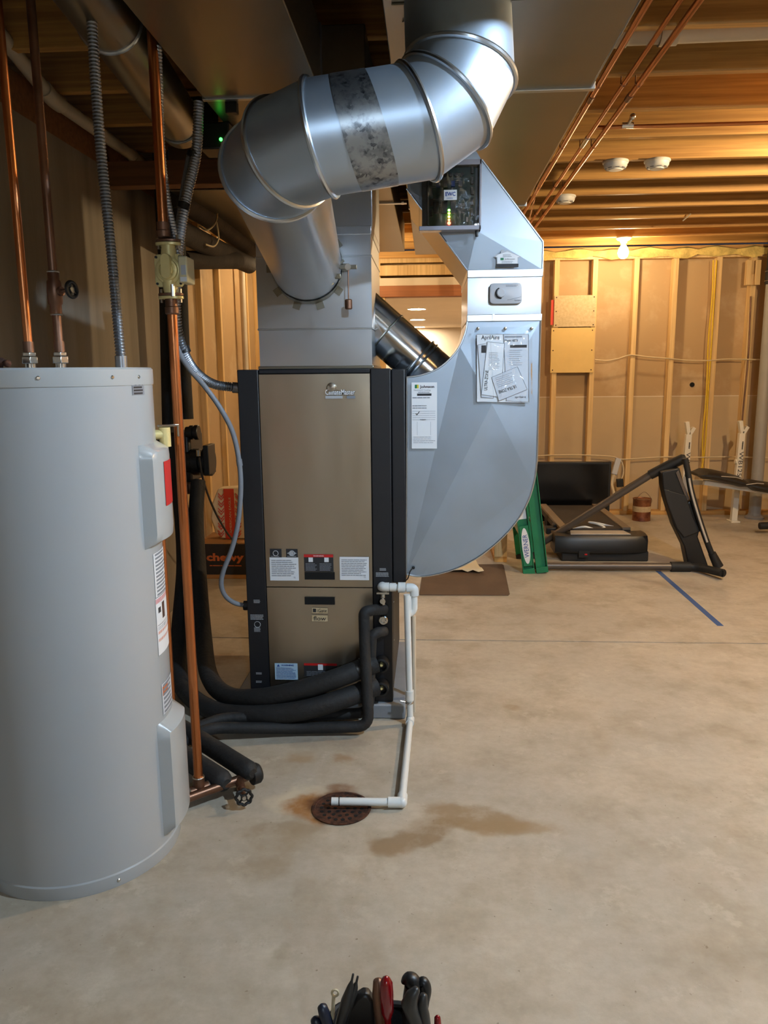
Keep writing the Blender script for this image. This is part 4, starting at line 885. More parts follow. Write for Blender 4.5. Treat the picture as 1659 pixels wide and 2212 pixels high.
MB().cyl((pcx + .012, YC_ - .02, zc(642)), (pcx + .012, YC_ - .02, zc(616)), .006, seg=8).build('bolt', M['chrome'], pp)
# manifold and drain valves at floor level
mf = thing('drain_manifold', 'corroded copper manifold with a black hand wheel on the floor', 'valve', (pcx, YC_, 0))
a0 = PZ(395, 1728, .05); a1 = PZ(548, 1672, .055); base = V((pcx, YC_, .05)); dirm = (a1 - a0).normalized()
MB().cyl(a0, a1, .0145, seg=20).build('tube', M['copper_old'], mf); MB().cyl(base - dirm * .03, base + dirm * .03, .0185).cyl(base, base + V((0, 0, .045)), .0185).build('tee', M['copper_old'], mf)
for q in (base - dirm * .032, base + dirm * .032, base + dirm * .2): MB().torus(q, dirm, .0165, .003, 20, 6).build('solder_ring', M['solder'], mf)
MB().torus(base + V((0, 0, .045)), (0, 0, 1), .0165, .003, 20, 6).build('solder_ring', M['solder'], mf)
def wheel(c, n, r, par, m='black'):
    n = V(n).normalized(); a_, u_ = frame(n); b = MB(); pts = []
    for i in range(48): th = 2 * math.pi * i / 48; rr = r * (1 + .08 * math.cos(8 * th)); pts.append(c + (a_ * math.cos(th) + u_ * math.sin(th)) * rr)
    b.ring(pts, r * .2, 8); b.lathe([(0, -.004), (r * .4, -.004), (r * .45, .006), (0, .008)], c, n, 16)
    for i in range(4): th = math.pi / 4 + math.pi / 2 * i; b.cyl(c, c + (a_ * math.cos(th) + u_ * math.sin(th)) * r, r * .13, seg=6)
    w = b.build('hand_wheel', M[m], par); MB().lathe([(0, .006), (r * .3, .006), (r * .25, .012), (0, .012)], c, n, 12).build('wheel_nut', M['solder'], w); return w
vk = a0.lerp(a1, .78); wk = PZ(527, 1722, .045); wn = (wk - vk).normalized()
MB().cyl(vk, wk, .0095).cyl(vk, vk + (wk - vk) * .5, .014).build('drain_spout', M['copper_old'], mf); wheel(wk, wn + V((0, -.3, .25)), .024, mf)
MB().lathe([(.028, -.006), (.034, -.004), (.034, .02), (.028, .028), (.012, .032), (0, .032)], a1 - dirm * .006, dirm, 24).build('end_cap', M['rubber'], mf)

# ================================================================== CONDUITS BETWEEN CEILING, PUMP AND HEAT PUMP
def path(pts): return [PY(x, y, Y) for x, y, Y in pts]
cA = thing('flexible_conduit', 'ribbed steel conduit curving into the circulator pump box from above', 'conduit', tuple(PY(383, 545, 2.26)))
corrug(spline(path([(340, 100, 2.24), (343, 200, 2.25), (347, 320, 2.26), (358, 420, 2.26), (374, 500, 2.26), (387, 560, 2.25)]), 10), .0115).build('sheath', M['flex'], cA)
cB = thing('flexible_conduit', 'thick ribbed steel conduit bending from the ceiling into the heat pump top', 'conduit', tuple(PY(513, 838, 2.96)))
corrug(spline(path([(430, 220, 2.75), (424, 330, 2.75), (404, 420, 2.72), (390, 500, 2.7), (381, 600, 2.68), (381, 690, 2.68), (394, 752, 2.72), (420, 800, 2.82), (460, 829, 2.92), (508, 837, 2.98)]), 10), .0165, .0095, .002, 12).build('sheath', M['flex'], cB)
MB().cyl(PY(503, 837, 2.98), PY(517, 838, 2.98), .021, seg=16).build('connector', M['flex'], cB)
for x, y, Y in ((419, 334, 2.75), (398, 444, 2.71), (396, 756, 2.73)):
    a_ = PY(x, y - 6, Y); b_ = PY(x + (-3 if y < 700 else 4), y + 6, Y); MB().cyl(a_, b_, .0215, seg=16).build('tape_wrap', M['black'], cB)
cC = thing('grey_conduit', 'smooth grey flexible conduit looping down to the lower left of the heat pump', 'conduit', tuple(PY(531, 1308, 2.95)))
MB().tube(spline(path([(408, 340, 2.76), (397, 400, 2.74), (386, 480, 2.71), (379, 580, 2.69), (377, 690, 2.68), (384, 752, 2.70), (408, 795, 2.74), (440, 832, 2.78), (476, 882, 2.80), (503, 935, 2.82), (517, 1000, 2.83), (520, 1060, 2.83), (514, 1130, 2.84), (501, 1185, 2.85), (483, 1232, 2.86), (478, 1262, 2.87), (486, 1286, 2.89), (506, 1302, 2.92), (533, 1308, 2.95)]), 8), .0095, 12).build('sheath', M['greycond'], cC)
k0, k1 = PY(527, 1308, 2.95), PY(537, 1308, 2.95); MB().cyl(k0, k1, .02, seg=8).build('connector', M['blackcab'], cC)
MB().cyl(PY(516, 992, 2.83), PY(518, 1006, 2.83), .0115, seg=12).build('clip', M['greycond'], cC)

# ================================================================== FLOW CENTRE AND BLACK HOSES
YFC = 3.95
c, a, b = pxrect(348, 935, 412, 1045, YFC)
fc = thing('flow_center', 'black ground loop flow centre with two pumps on the concrete wall end', 'pump', (c.x, YFC + .1, c.z - b / 2))
MB().box(XL + .002, c.x + a / 2, YFC, YFC + .24, c.z - b / 2, c.z + b / 2).build('housing', M['black'], fc, bevel=.02)
for (x0, y0, x1, y1, nm) in ((400, 967, 460, 1028, 'pump_head'), (402, 918, 430, 950, 'valve_head')):
    k, aa, bb = pxrect(x0, y0, x1, y1, YFC + .02); r = bb / 2; o = k - V((aa / 2, 0, 0))
    MB().lathe([(0, 0), (r * .75, 0), (r * .8, aa * .3), (r * .95, aa * .32), (r * .95, aa * .55), (r * .8, aa * .57), (r * .8, aa * .68), (r, aa * .7), (r, aa * .95), (r * .9, aa), (0, aa)], o, (1, 0, 0), 28).build(nm, M['black'], fc)
k, aa, bb = pxrect(440, 962, 452, 1026, YFC - .05); MB().box(k.x - aa / 2, k.x + aa / 2, k.y - .01, k.y + .12, k.z - bb / 2, k.z + bb / 2).build('terminal_box', M['black'], fc, bevel=.004)
k = PY(429, 985, YFC - .06); MB().cyl(k, k + V((0, 0, .03)), .012).build('cord_grip', M['chrome'], fc)
MB().tube(spline(path([(430, 988, YFC - .06), (440, 1040, YFC - .04), (462, 1100, YFC + .1), (490, 1150, YFC + .3), (512, 1175, YFC + .5)]), 8), .006, 8).build('cord', M['foam_grey'], fc)
k = PY(412, 1045, YFC); MB().lathe([(.035, -.05), (.04, -.04), (.04, 0), (.032, .01), (0, .01)], k).build('hose_fitting', M['copper_old'], fc)
for n_, (pts, r, nm, lb) in enumerate((
    ([(356, 560, 4.05), (360, 760, 4.05), (364, 940, 4.05)], .032, 'foam_pipe', 'upright black foam pipe along the edge of the concrete wall'),
    ([(388, 560, 4.0), (396, 760, 4.0), (404, 905, 4.0)], .034, 'foam_pipe', 'upright black foam pipe entering the flow centre from above'),
    ([(428, 1040, 3.9), (424, 1120, 3.8), (430, 1250, 3.55), (440, 1380, 3.28), (452, 1460, 3.05), (490, 1502, 2.90), (560, 1508, 2.80), (650, 1490, 2.77), (730, 1464, 2.775), (812, 1432, 2.835)], .038, 'loop_hose', 'thick black hose sweeping from the flow centre to the upper hose port'),
    ([(384, 1040, 3.9), (394, 1130, 3.75), (398, 1230, 3.58), (388, 1360, 3.36), (386, 1440, 3.2), (402, 1500, 3.02), (450, 1534, 2.86), (540, 1545, 2.76), (640, 1537, 2.73), (730, 1513, 2.75), (812, 1482, 2.835)], .038, 'loop_hose', 'thick black hose sweeping along the floor to the lower hose port'),
    )):
    p = spline(path(pts), 10)
    if n_ < 2: p[0].z = 2.44
    for q in p: q.z = max(q.z, r + .002)
    o = MB().tube(p, r, 18).build(nm, M['foam']); tag(o, lb, 'pipe' if n_ < 2 else 'hose')
k = PY(790, 1420, 2.80)
for px0, py0, px1, py1 in ((768, 1449, 800, 1437), (768, 1500, 800, 1486)):
    a_, b_ = PY(px0, py0, 2.79), PY(px1, py1, 2.815)
    tag(MB().cyl(a_, b_, .030, seg=20).cyl(a_.lerp(b_, .4), a_.lerp(b_, .55), .041, seg=20).build('hose_coupling', M['black']), 'dark hose coupling in front of the %s hose port' % ('upper' if py0 < 1480 else 'lower'), 'coupling')
for pts, r, lb in (
    ([(829, 1316, 2.895), (803, 1318, 2.82), (786, 1322, 2.80), (788, 1400, 2.785), (797, 1569, 2.735), (640, 1573, 2.72), (470, 1572, 2.66), (440, 1578, 2.62), (380, 1612, 2.48)], .0215, 'thin black foam pipe bent down the front of the heat pump corner'),
    ([(830, 1364, 2.895), (815, 1366, 2.85), (803, 1374, 2.835), (800, 1440, 2.83), (797, 1540, 2.80), (640, 1549, 2.785), (480, 1550, 2.72), (380, 1590, 2.56)], .0205, 'thin black foam pipe half hidden behind the bent one, on the floor'),
    ):
    p = fillet(path(pts), .05, 6)
    for q in p: q.z = max(q.z, r + .001)
    tag(MB().tube(p, r, 16).build('foam_pipe', M['foam']), lb, 'pipe')
for (x0, y0, x1, y1, z, r, lb) in ((536, 1664, 372, 1560, .075, .032, 'short fat black foam pipe on the floor ending at the copper manifold'), (478, 1686, 330, 1590, .06, .036, 'fat black foam pipe with a rounded end lying near the water heater')):
    a_, b_ = PZ(x0, y0, z), PZ(x1, y1, z); d_ = (a_ - b_).normalized()
    tag(MB().tube([b_] + [a_.lerp(b_, t) for t in (.3,)] + [a_, a_ + d_ * r * .6, a_ + d_ * r * .9], [r, r, r, r * .8, r * .45], 18).build('foam_pipe', M['foam']), lb, 'pipe')
k = PY(361, 1340, 2.46); tag(MB().cyl((k.x, 2.46, .0), (k.x, 2.46, 1.05), .0111, seg=18).build('copper_pipe', M['copper']), 'upright copper pipe half hidden behind the water heater edge', 'pipe')
# dusty insulated pipes high up, left of the plenum
for i, (pts, r, lb) in enumerate((([(372, 420, 3.95), (450, 468, 4.5), (545, 540, 5.6)], .062, 'upper dusty insulated pipe running under the ceiling left of the plenum'), ([(372, 490, 4.02), (450, 530, 4.5), (538, 572, 5.4)], .058, 'lower dusty insulated pipe running under the ceiling left of the plenum'), ([(396, 562, 4.35), (460, 562, 4.6), (512, 563, 4.9)], .05, 'short level insulated pipe behind the circulator pump'))):
    tag(MB().tube(path(pts), r, 20).build('insulated_pipe', M['foam_grey']), lb, 'pipe')
tag(MB().tube(spline(path([(470, 455, 4.4), (466, 480, 4.35), (448, 497, 4.3), (430, 488, 4.3)]) , 8), .005, 8).build('white_wire', M['whitecable']), 'small white wire loop hanging under the upper insulated pipe', 'wire')
tag(MB().tube(spline(path([(468, 480, 4.36), (472, 515, 4.4), (462, 532, 4.35), (444, 528, 4.3)]) , 8), .005, 8).build('white_wire', M['whitecable']), 'longer white wire loop hanging over the lower insulated pipe', 'wire')
k = PX(527, 700, XS + .03); tag(MB().cyl((k.x, k.y, .0), (k.x, k.y, 2.3), .024, seg=20).build('vent_pipe', M['pvc_old']), 'upright off-white plastic pipe against the framed left wall', 'pipe')
# white drain pipe along the top of the concrete wall
pv = thing('waste_pipe', 'white plastic waste pipe bending along the top of the concrete wall', 'pipe', tuple(PX(115, 215, XL + .06)))
e0, e1, e2 = PX(76, 60, XL + .12), PX(112, 213, XL + .06), PX(345, 378, XL + .06)
e0 = e1 + V((.02, -.45, .09)); MB().tube(fillet([e0, e1, e2], .05), .026, 18).build('tube', M['pvc_old'], pv)
dd = (e2 - e1).normalized(); MB().tube(fillet([e1 + (e0 - e1).normalized() * .07, e1, e1 + dd * .07], .05), .031, 18).build('elbow', M['pvc_old'], pv)
q = e1.lerp(e2, .72); MB().cyl(q - dd * .05, q + dd * .05, .0295, seg=18).build('coupling', M['pvc_old'], pv)

# ================================================================== CONDENSATE DRAIN AND FLOOR DRAIN
cp_ = thing('condensate_pipe', 'white plastic condensate pipe running from the heat pump to the floor drain', 'pipe', tuple(PZ(868, 1735, 0)))
V0 = PY(826, 1266, 2.90); V1 = PY(824, 1268, 2.855); V2 = V((PY(895, 1276, 2.855).x, 2.855, V1.z - .002)); RV = .0125
vx_ = PY(879, 1300, 2.83).x; D0 = V((vx_, 2.83, V2.z - .02)); D1 = V((PY(886, 1548, 2.83).x, 2.83, .02)); E0 = PZ(868, 1733, .02); E1 = PZ(716, 1731, .026)
U1 = V((V2.x, 2.855, PY(897, 1318, 2.855).z))
MB().tube(fillet([V0, V1, V2, U1, U1 + V((-.016, 0, -.018)), V((vx_ + .006, 2.85, U1.z)), V((vx_ + .004, 2.845, V2.z - .03))], .02, 6), RV, 16).build('trap', M['pvc'], cp_)
MB().tube(fillet([D0, D1, E0, E1], .012, 4), RV, 16).build('tube', M['pvc'], cp_)
for q, d_, l, r in ((V1.lerp(V2, .62), V((1, 0, 0)), .014, .020), (V1.lerp(V2, .35), V((1, 0, 0)), .012, .0165), (D0.lerp(D1, .8), V((0, 0, 1)), .02, .0165), (D1.lerp(E0, .02) , (E0 - D1), .022, .0165), (E0 + (E1 - E0).normalized() * .02, (E1 - E0), .024, .0165), (E0 + (D1 - E0).normalized() * .02, (D1 - E0), .02, .0165)):
    d_ = d_.normalized(); MB().cyl(q - d_ * l, q + d_ * l, r, seg=20).build('fitting', M['pvc'], cp_)
MB().sphere(E0, .0172).build('elbow', M['pvc'], cp_); MB().tube(fillet([V0, V1, V1 + V((.03, 0, 0))], .02), .0175, 16).build('elbow', M['pvc'], cp_); MB().tube(fillet([V2 - V((.03, 0, 0)), V2, V2 - V((0, 0, .03))], .022), .0175, 16).build('elbow', M['pvc'], cp_)
q = E1.lerp(E0, .11); d_ = (E0 - E1).normalized(); MB().torus(q, d_, .0128, .0016, 20, 6).build('tie_band', M['black'], cp_)
q = PY(884, 1517, 2.83); MB().torus(q, (0, 0, 1), .0145, .003, 20, 6).cyl(q + V((-.015, 0, .002)), q + V((-.035, 0, .006)), .003, seg=8).build('hose_clamp', M['chrome'], cp_)
p = PY(893, 1330, 2.95); tag(MB().cyl((p.x, 2.95, .0), (p.x, 2.95, p.z), .010, seg=14).build('vent_tube', M['pvc_old']), 'thin off-white upright tube behind the condensate pipe', 'pipe')
fd = thing('floor_drain', 'round rusty iron floor drain grate with dark holes', 'drain', tuple(PZ(738, 1747)))
dc_ = PZ(738, 1747); MB().lathe([(.092, 0), (.094, .004), (.086, .005), (.084, .002), (0, .002)], dc_, seg=48).build('grate', M['rust'], fd)
for r_i, n_i in ((.02, 6), (.042, 12), (.064, 18)):
    for k in range(n_i):
        th = 2 * math.pi * k / n_i; q = dc_ + V((math.cos(th) * r_i, math.sin(th) * r_i, .0022)); MB().cyl(q, q + V((0, 0, .0006)), .0062, seg=10).build('hole', M['blackhole'], fd)

# ================================================================== CEILING LINES AND DETECTORS
for i, (x, rr, lb) in enumerate(((.630, .0111, 'copper water line nearest the trunk duct, under the joists'), (.722, .0085, 'middle one of three copper water lines under the joists'), (.778, .0111, 'copper water line farthest from the trunk duct, under the joists'))):
    t = thing('water_line', lb, 'pipe', (x, 3, 2.40), 'copper lines under the joists')
    MB().cyl((x, -3.2, 2.412), (x, 6.7, 2.412), rr, seg=16).build('tube', M['copper_line'], t)
    for k in range(-3, 8):
        yy = 3.185 + .406 * 1.0 * k * 1 + .0
        if k % 2 == 0: MB().tube([(x - rr - .002, yy, 2.442), (x - rr - .003, yy, 2.412), (x, yy, 2.412 - rr - .002), (x + rr + .003, yy, 2.412), (x + rr + .002, yy, 2.442)], .0025, 6).build('hanger', M['copper_old'], t)
    if i == 1: MB().cyl((x, 3.86, 2.412), (x, 4.0, 2.412), .0115, seg=14).build('coupling', M['solder'], t)
    if i != 1: MB().cyl((x, 3.3, 2.412), (x, 3.36, 2.412), rr + .002, seg=14).build('coupling', M['copper_old'], t)
k0, k1 = PY(1282, 264, 3.76), PY(1659, 246, 3.76)
t = thing('cross_water_line', 'copper water line with a small chrome valve running along a joist', 'pipe', tuple(k0)); k1 = V((XR - .1, 3.76, 2.425)); k0 = V((k0.x, 3.76, 2.425))
MB().cyl(k0, k1, .0085, seg=14).build('tube', M['copper_line'], t)
q = V((PY(1355, 255, 3.76).x, 3.75, 2.428)); MB().cyl(q - V((.025, 0, 0)), q + V((.025, 0, 0)), .013).cyl(q, q + V((.01, -.035, .02)), .008).sphere(q + V((.012, -.04, .024)), .014).build('valve', M['chrome'], t)
p = PY(1290, 96, 2.95); t = thing('drain_line', 'thick off-white plastic drain line in the joist bay next to the trunk duct', 'pipe', (p.x, 2.95, 2.47))
xp = PY(1322, 100, 2.95).x
MB().cyl((xp, 2.96, 2.50), (XR - .05, 2.96, 2.53), .040, seg=24).build('tube', M['pvc_old'], t); MB().cyl((xp - .03, 2.96, 2.499), (xp + .05, 2.96, 2.501), .046, seg=24).build('hub', M['pvc_old'], t); MB().cyl((xp + .16, 2.96, 2.50), (xp + .22, 2.96, 2.502), .046, seg=24).build('hub', M['pvc_old'], t)
MB().tube(fillet([(xp, 2.96, 2.499), (xp - .075, 2.96, 2.499), (xp - .09, 2.90, 2.50)], .05), .043, 20).build('elbow', M['pvc_old'], t)
p = PZ(1318, 35, 2.5); tag(MB().tube(fillet([(p.x - .12, 2.70, 2.52), (p.x + .10, 2.70, 2.52), (p.x + .13, 2.70, 2.665)], .05), .018, 14).build('iron_pipe', M['copper_old']), 'dark bent pipe in the joist bay before the drain line', 'pipe')
for i, (x, y, lb, ring) in enumerate(((1335, 342, 'white smoke detector on a joist, close to the copper lines side of its pair', 0), (1428, 338, 'white smoke detector of the pair on one joist, away from the copper lines', 0), (1214, 432, 'white smoke detector with a flanged base right beside the copper lines', 1))):
    p = PZ(x, y, 2.44); yj = 3.166 + .406 * round((p.y - 3.185) / .406) + .019
    t = thing('smoke_detector', lb, 'smoke detector', (p.x, yj, 2.44), 'smoke detectors'); o = V((p.x, yj, 2.44))
    MB().lathe([(.0, 0), (.066, 0), (.068, -.006), (.066, -.012), (.062, -.012), (0, -.012)], o, seg=36).build('base', M['white_pl'], t)
    b = MB().lathe([(.0, -.010), (.062, -.010), (.06, -.026), (.054, -.036), (.046, -.040), (.034, -.041), (.034, -.046), (.0, -.046)], o, seg=36).build('body', M['white_pl'], t)
    for k in range(8):
        th = 2 * math.pi * k / 8; q = o + V((math.cos(th) * .049, math.sin(th) * .049, -.039)); MB().obox(q, (math.cos(th), math.sin(th), 0), (-math.sin(th), math.cos(th), 0), (0, 0, 1), .004, .010, .0015).build('vent_slot', M['inkgrey'], b, smooth=0)
p = PZ(1488, 471, 2.44); tag(MB().bar(PY(1475, 477, 6.0), PY(1492, 462, 5.95), .008, .006).build('wood_splinter', M['drywall_front']), 'thin pale stick poking down between two joists', 'stick')

tag(MB().tube(spline([V((.632, 4.02, 2.412))] + path([(1166, 395, 4.4), (1152, 440, 4.7), (1143, 474, 5.0)]), 8), .0035, 8).build('copper_wire', M['copper_line']), 'thin copper wire dangling beside the trunk duct and copper lines', 'wire')

# ================================================================== THINGS ON AND BY THE FAR WALL
YWf = YF - .012
for (x0, y0, x1, y1, m, lb) in ((1197, 638, 1287, 706, 'osb', 'grey speckled board screwed to the studs above the plain one'), (1190, 708, 1283, 805, 'ply', 'plain yellow plywood square screwed to the studs')):
    c, a, b = pxrect(x0, y0, x1, y1, YWf); t = thing('board', lb, 'board', (c.x, YWf, c.z - b / 2))
    MB().box(c.x - a / 2, c.x + a / 2, YWf, YWf + .012, c.z - b / 2, c.z + b / 2).build('sheet', M[m], t, bevel=.001)
    for sx_ in (-.45, .45):
        for sz_ in (-.44, 0, .44): MB().lathe([(0, 0), (.006, 0), (.005, .002), (0, .003)], c + V((a * sx_, 0, b * sz_)), (0, -1, 0), 8).build('screw', M['rust'], t)
c, a, b = pxrect(1190, 648, 1197, 702, YF - .002); tag(plate(c, a, b, M['bagred'], None, 'red_tape', th=.002), 'strip of red tape on a stud beside the grey board', 'tape')
def wave(pts, r, m, name, lb, cat): return tag(MB().tube(spline(path(pts), 8), r, 8).build(name, M[m]), lb, cat)
wave([(1285, 777, YF - .008), (1310, 779, YF - .008), (1335, 775, YF - .008), (1362, 767, YF - .010), (1400, 771, YF - .008), (1440, 774, YF - .010), (1480, 778, YF - .008), (1525, 779, YF - .010), (1570, 776, YF - .008), (1640, 777, YF - .012), (1720, 780, YF - .01)], .006, 'whitecable', 'white_cable', 'thin white cable strung across the studs at chest height', 'cable')
wave([(1158, 985, YF - .008), (1200, 983, YF - .008), (1260, 983, YF - .010), (1320, 986, YF - .008), (1343, 992, YF - .008), (1400, 989, YF - .01), (1440, 987, YF - .01), (1500, 988, YF - .01), (1590, 987, YF - .01), (1720, 992, YF - .01)], .006, 'whitecable', 'white_cable', 'thin white cable strung low across the studs above the treadmill', 'cable')
for dx, lb in ((-4, 'yellow cable beside a stud, on its outer side'), (3, 'yellow cable beside a stud, between its twin and the wood')):
    wave([(1545 + dx, 562, YF - .007), (1541 + dx * .6, 640, YF - .007), (1534 + dx, 740, YF - .007), (1528 + dx * .5, 850, YF - .007), (1522 + dx, 940, YF - .007), (1518, 1000, YF - .007), (1512 - dx, 1030, YF - .012)], .007, 'yellowcable', 'yellow_cable', lb, 'cable')
wave([(1622, 640, YF - .006), (1617, 760, YF - .006), (1606, 880, YF - .006), (1600, 960, YF - .006)], .007, 'copper_old', 'brown_cable', 'brown cable stapled to the stud beside the grey pole', 'cable')
c, a, b = pxrect(1612, 562, 1640, 616, YF - .03); bx_ = thing('wood_blocking', 'short wooden blocks nailed beside the grey pole top', 'wood block', (c.x, YF - .03, c.z - b / 2))
for k in (-.35, .35): MB().box(c.x + a * k - .02, c.x + a * k + .025, YF - .045, YF, c.z - b / 2, c.z + b / 2).build('block', M['stud'], bx_, bevel=.002)
MB().box(c.x - a / 2 + .03, c.x + a / 2 - .02, YF - .02, YF, c.z - b / 2, c.z - b * .05).build('block', M['stud'], bx_, bevel=.002)
p = PY(1640, 850, YF - .16); sp0 = thing('soil_pipe', 'grey upright soil pipe with a black rubber sleeve by the stud wall', 'pipe', (p.x, YF - .16, 0))
px_, py_ = PY(1640, 1116, 7.1).x, YF - .16; px_ = PY(1650, 850, py_).x
zb = PY(1650, 612, py_).z
MB().cyl((px_, py_, 0), (px_, py_, zb), .052, seg=28).build('tube', M['pole'], sp0); MB().lathe([(.06, zb - .01), (.062, zb), (.062, zb + .12), (.056, zb + .13), (.056, 2.46), (.05, 2.46)], (px_, py_, 0), seg=28).build('rubber_sleeve', M['rubber'], sp0)
for q in (zb + .02, zb + .1): MB().torus((px_, py_, q), (0, 0, 1), .063, .003, 28, 6).build('clamp', M['solder'], sp0)
MB().lathe([(.0, 0), (.085, 0), (.085, .015), (.06, .03), (.052, .05)], (px_, py_, 0), seg=28).build('foot_flange', M['pole'], sp0)
# knot hole plate / outlet hole
c = PY(1495, 831, YF + .088); tag(MB().cyl(c, c - V((0, .004, 0)), .022, seg=20).build('cable_hole', M['blackhole']), 'round black hole punched through the drywall', 'hole')

# ------------------------------------------------ treadmill in pieces
YH0 = 5.47
tm = thing('treadmill', 'old black treadmill with belt deck and rounded motor hood on the floor', 'treadmill', (1.23, 5.9, 0))
hx0, hx1 = PY(1200, 1190, YH0).x, PY(1401, 1190, YH0).x; hz1 = PY(1300, 1160, YH0).z
Rr = []
for y, z in ((YH0 + .02, .055), (YH0, .07), (YH0 - .005, hz1 - .03), (YH0 + .015, hz1), (YH0 + .08, hz1 + .008), (YH0 + .20, hz1 + .002), (YH0 + .22, .06)):
    Rr.append([V((hx0 + (hx1 - hx0) * u, y + .03 * (abs(u - .5) * 2) ** 4, z - (.012 * (abs(u - .5) * 2) ** 3 if z > .2 else 0))) for u in [i / 12 for i in range(13)]])
hb = MB().loft(Rr + [Rr[0]], caps=False, closed=False); hb.poly([r[0] for r in Rr]); hb.poly([r[-1] for r in Rr])
hood = hb.build('motor_hood', M['black'], tm, smooth=40)
MB().box(hx0 + .05, hx1 + .01, YH0 + .03, YH0 + .4, 0, .075).build('base_frame', M['rubber'], tm, bevel=.008)
q = PY(1262, 1197, YH0 - .006); plate(q, .075, .05, M['rubber'], hood, 'power_socket', th=.008); plate(q + V((.012, -.003, -.002)), .018, .010, M['red'], hood, 'rocker_switch', th=.004)
cp0, cp1 = PY(1230, 1153, YH0 + .1), PY(1359, 1153, YH0 + .1)
MB().prism([V((cp0.x, YH0 + .05, hz1 + .006)), V((cp1.x, YH0 + .05, hz1 + .006)), V((cp1.x - .02, YH0 + .19, hz1 + .004)), V((cp0.x + .02, YH0 + .19, hz1 + .004))], (0, 0, .006)).build('hood_inlay', M['silver'], hood, bevel=.001)
dk = MB().prism([(hx0 + .06, YH0 + .2, .2), (hx1 - .08, YH0 + .2, .2), (hx1 - .08, YH0 + 1.28, .19), (hx0 + .06, YH0 + 1.28, .19)], (0, 0, -.05)).build('deck', M['belt'], tm, bevel=.004)
MB().prism([(hx0 + .12, YH0 + .2, .206), (hx1 - .14, YH0 + .2, .206), (hx1 - .14, YH0 + 1.27, .196), (hx0 + .12, YH0 + 1.27, .196)], (0, 0, -.006)).build('belt', M['belt'], dk)
for xa in (hx0 + .06, hx1 - .14): MB().prism([(xa, YH0 + .2, .216), (xa + .06, YH0 + .2, .216), (xa + .06, YH0 + 1.3, .204), (xa, YH0 + 1.3, .204)], (0, 0, -.02)).build('side_rail', M['rail'], tm, bevel=.003)
for xa in (hx0 + .1, hx1 - .12): MB().box(xa, xa + .05, YH0 + 1.1, YH0 + 1.25, 0, .15).build('foot', M['rubber'], tm, bevel=.005)
tag(MB().tube(spline(path([(1237, 1143, 5.68), (1262, 1138, 5.70), (1285, 1143, 5.70), (1306, 1140, 5.72), (1290, 1132, 5.78), (1272, 1128, 5.80), (1290, 1130, 5.8), (1325, 1138, 5.78), (1352, 1141, 5.76)]), 8), .008, 8).build('looped_cable', M['white_pl']), 'white cord lying in loops on top of the treadmill hood', 'cord')
q = PZ(1195, 1136, .19); tag(MB().box(q.x - .06, q.x + .05, q.y - .05, q.y + .05, .135, .185).box(q.x + .0, q.x + .09, q.y - .02, q.y + .06, .135, .205).build('battery_charger', M['black'], bevel=.008), 'small black boxes sitting on the treadmill side rail', 'box')
# console frame lying on its side
hf = thing('treadmill_console', 'treadmill handrail frame with console lying on its side before the deck', 'treadmill console', tuple(PZ(1480, 1228, 0)))
la0, la1 = PZ(1150, 1222, .034), PZ(1468, 1224, .034); ua0, ua1 = PZ(1172, 1172, .10), PY(1412, 1021, 5.42); ua2 = PY(1482, 988, 5.36)
ud_ = (ua1 - ua0).normalized()
MB().cyl(la0, la1, .026, seg=20).build('rail_tube', M['gunmetal'], hf); MB().cyl(ua0, ua1, .026, seg=20).build('rail_tube', M['gunmetal'], hf)
MB().tube([ua1 - ud_ * .03, ua1.lerp(ua2, .5), ua2 - (ua2 - ua1) * .08, ua2], [.033, .036, .034, .02], 18).build('foam_grip', M['rubber'], hf)
MB().cyl(la1 - V((.06, 0, 0)), la1 + V((.07, 0, 0)), .034, seg=20).build('rail_joint', M['rubber'], hf)
lh = PZ(1562, 1238, .05); MB().tube(fillet([la1, la1 + V((.12, -.01, .0)), lh], .06), .027, 18).build('lower_handle', M['rubber'], hf)
MB().torus(lh, (1, -.1, 0), .02, .006, 18, 6).build('handle_end', M['black'], hf)
YK0 = 5.30
cs = MB().prism([PY(x, y, YK0) for x, y in ((1430, 1020), (1468, 1010), (1482, 1062), (1488, 1085), (1494, 1078), (1503, 1110), (1512, 1142), (1508, 1160), (1524, 1205), (1532, 1228), (1488, 1229), (1478, 1180), (1456, 1135), (1438, 1078), (1432, 1050))], (0, .10, 0)).build('console_body', M['black'], hf, bevel=.01)
MB().prism([PY(x, y, YK0 - .012) for x, y in ((1434, 1056), (1482, 1070), (1498, 1118), (1514, 1148), (1478, 1162), (1462, 1142), (1440, 1085))], (0, .015, 0)).build('display_panel', M['rubber'], cs, bevel=.006)
MB().prism([PY(x, y, YK0 - .008) for x, y in ((1460, 1022), (1466, 1016), (1490, 1078), (1484, 1082))], (0, .03, 0)).build('console_trim', M['gunmetal'], cs, bevel=.002)
hp0 = spline([PY(x, y, YK0 - .02) for x, y in ((1480, 990), (1486, 1020), (1493, 1060), (1507, 1110), (1527, 1170), (1545, 1215))], 6)
MB().tube(hp0, .02, 14).build('crossbar', M['rubber'], hf); MB().tube([p + V((-.004, -.017, 0)) for p in hp0[8:25]], .008, 8).build('silver_strip', M['silver'], hf)
MB().tube([PY(1538, 1195, YK0 - .02), PY(1552, 1224, YK0 - .02)], [.026, .034], 16).build('crossbar_end', M['rubber'], hf)
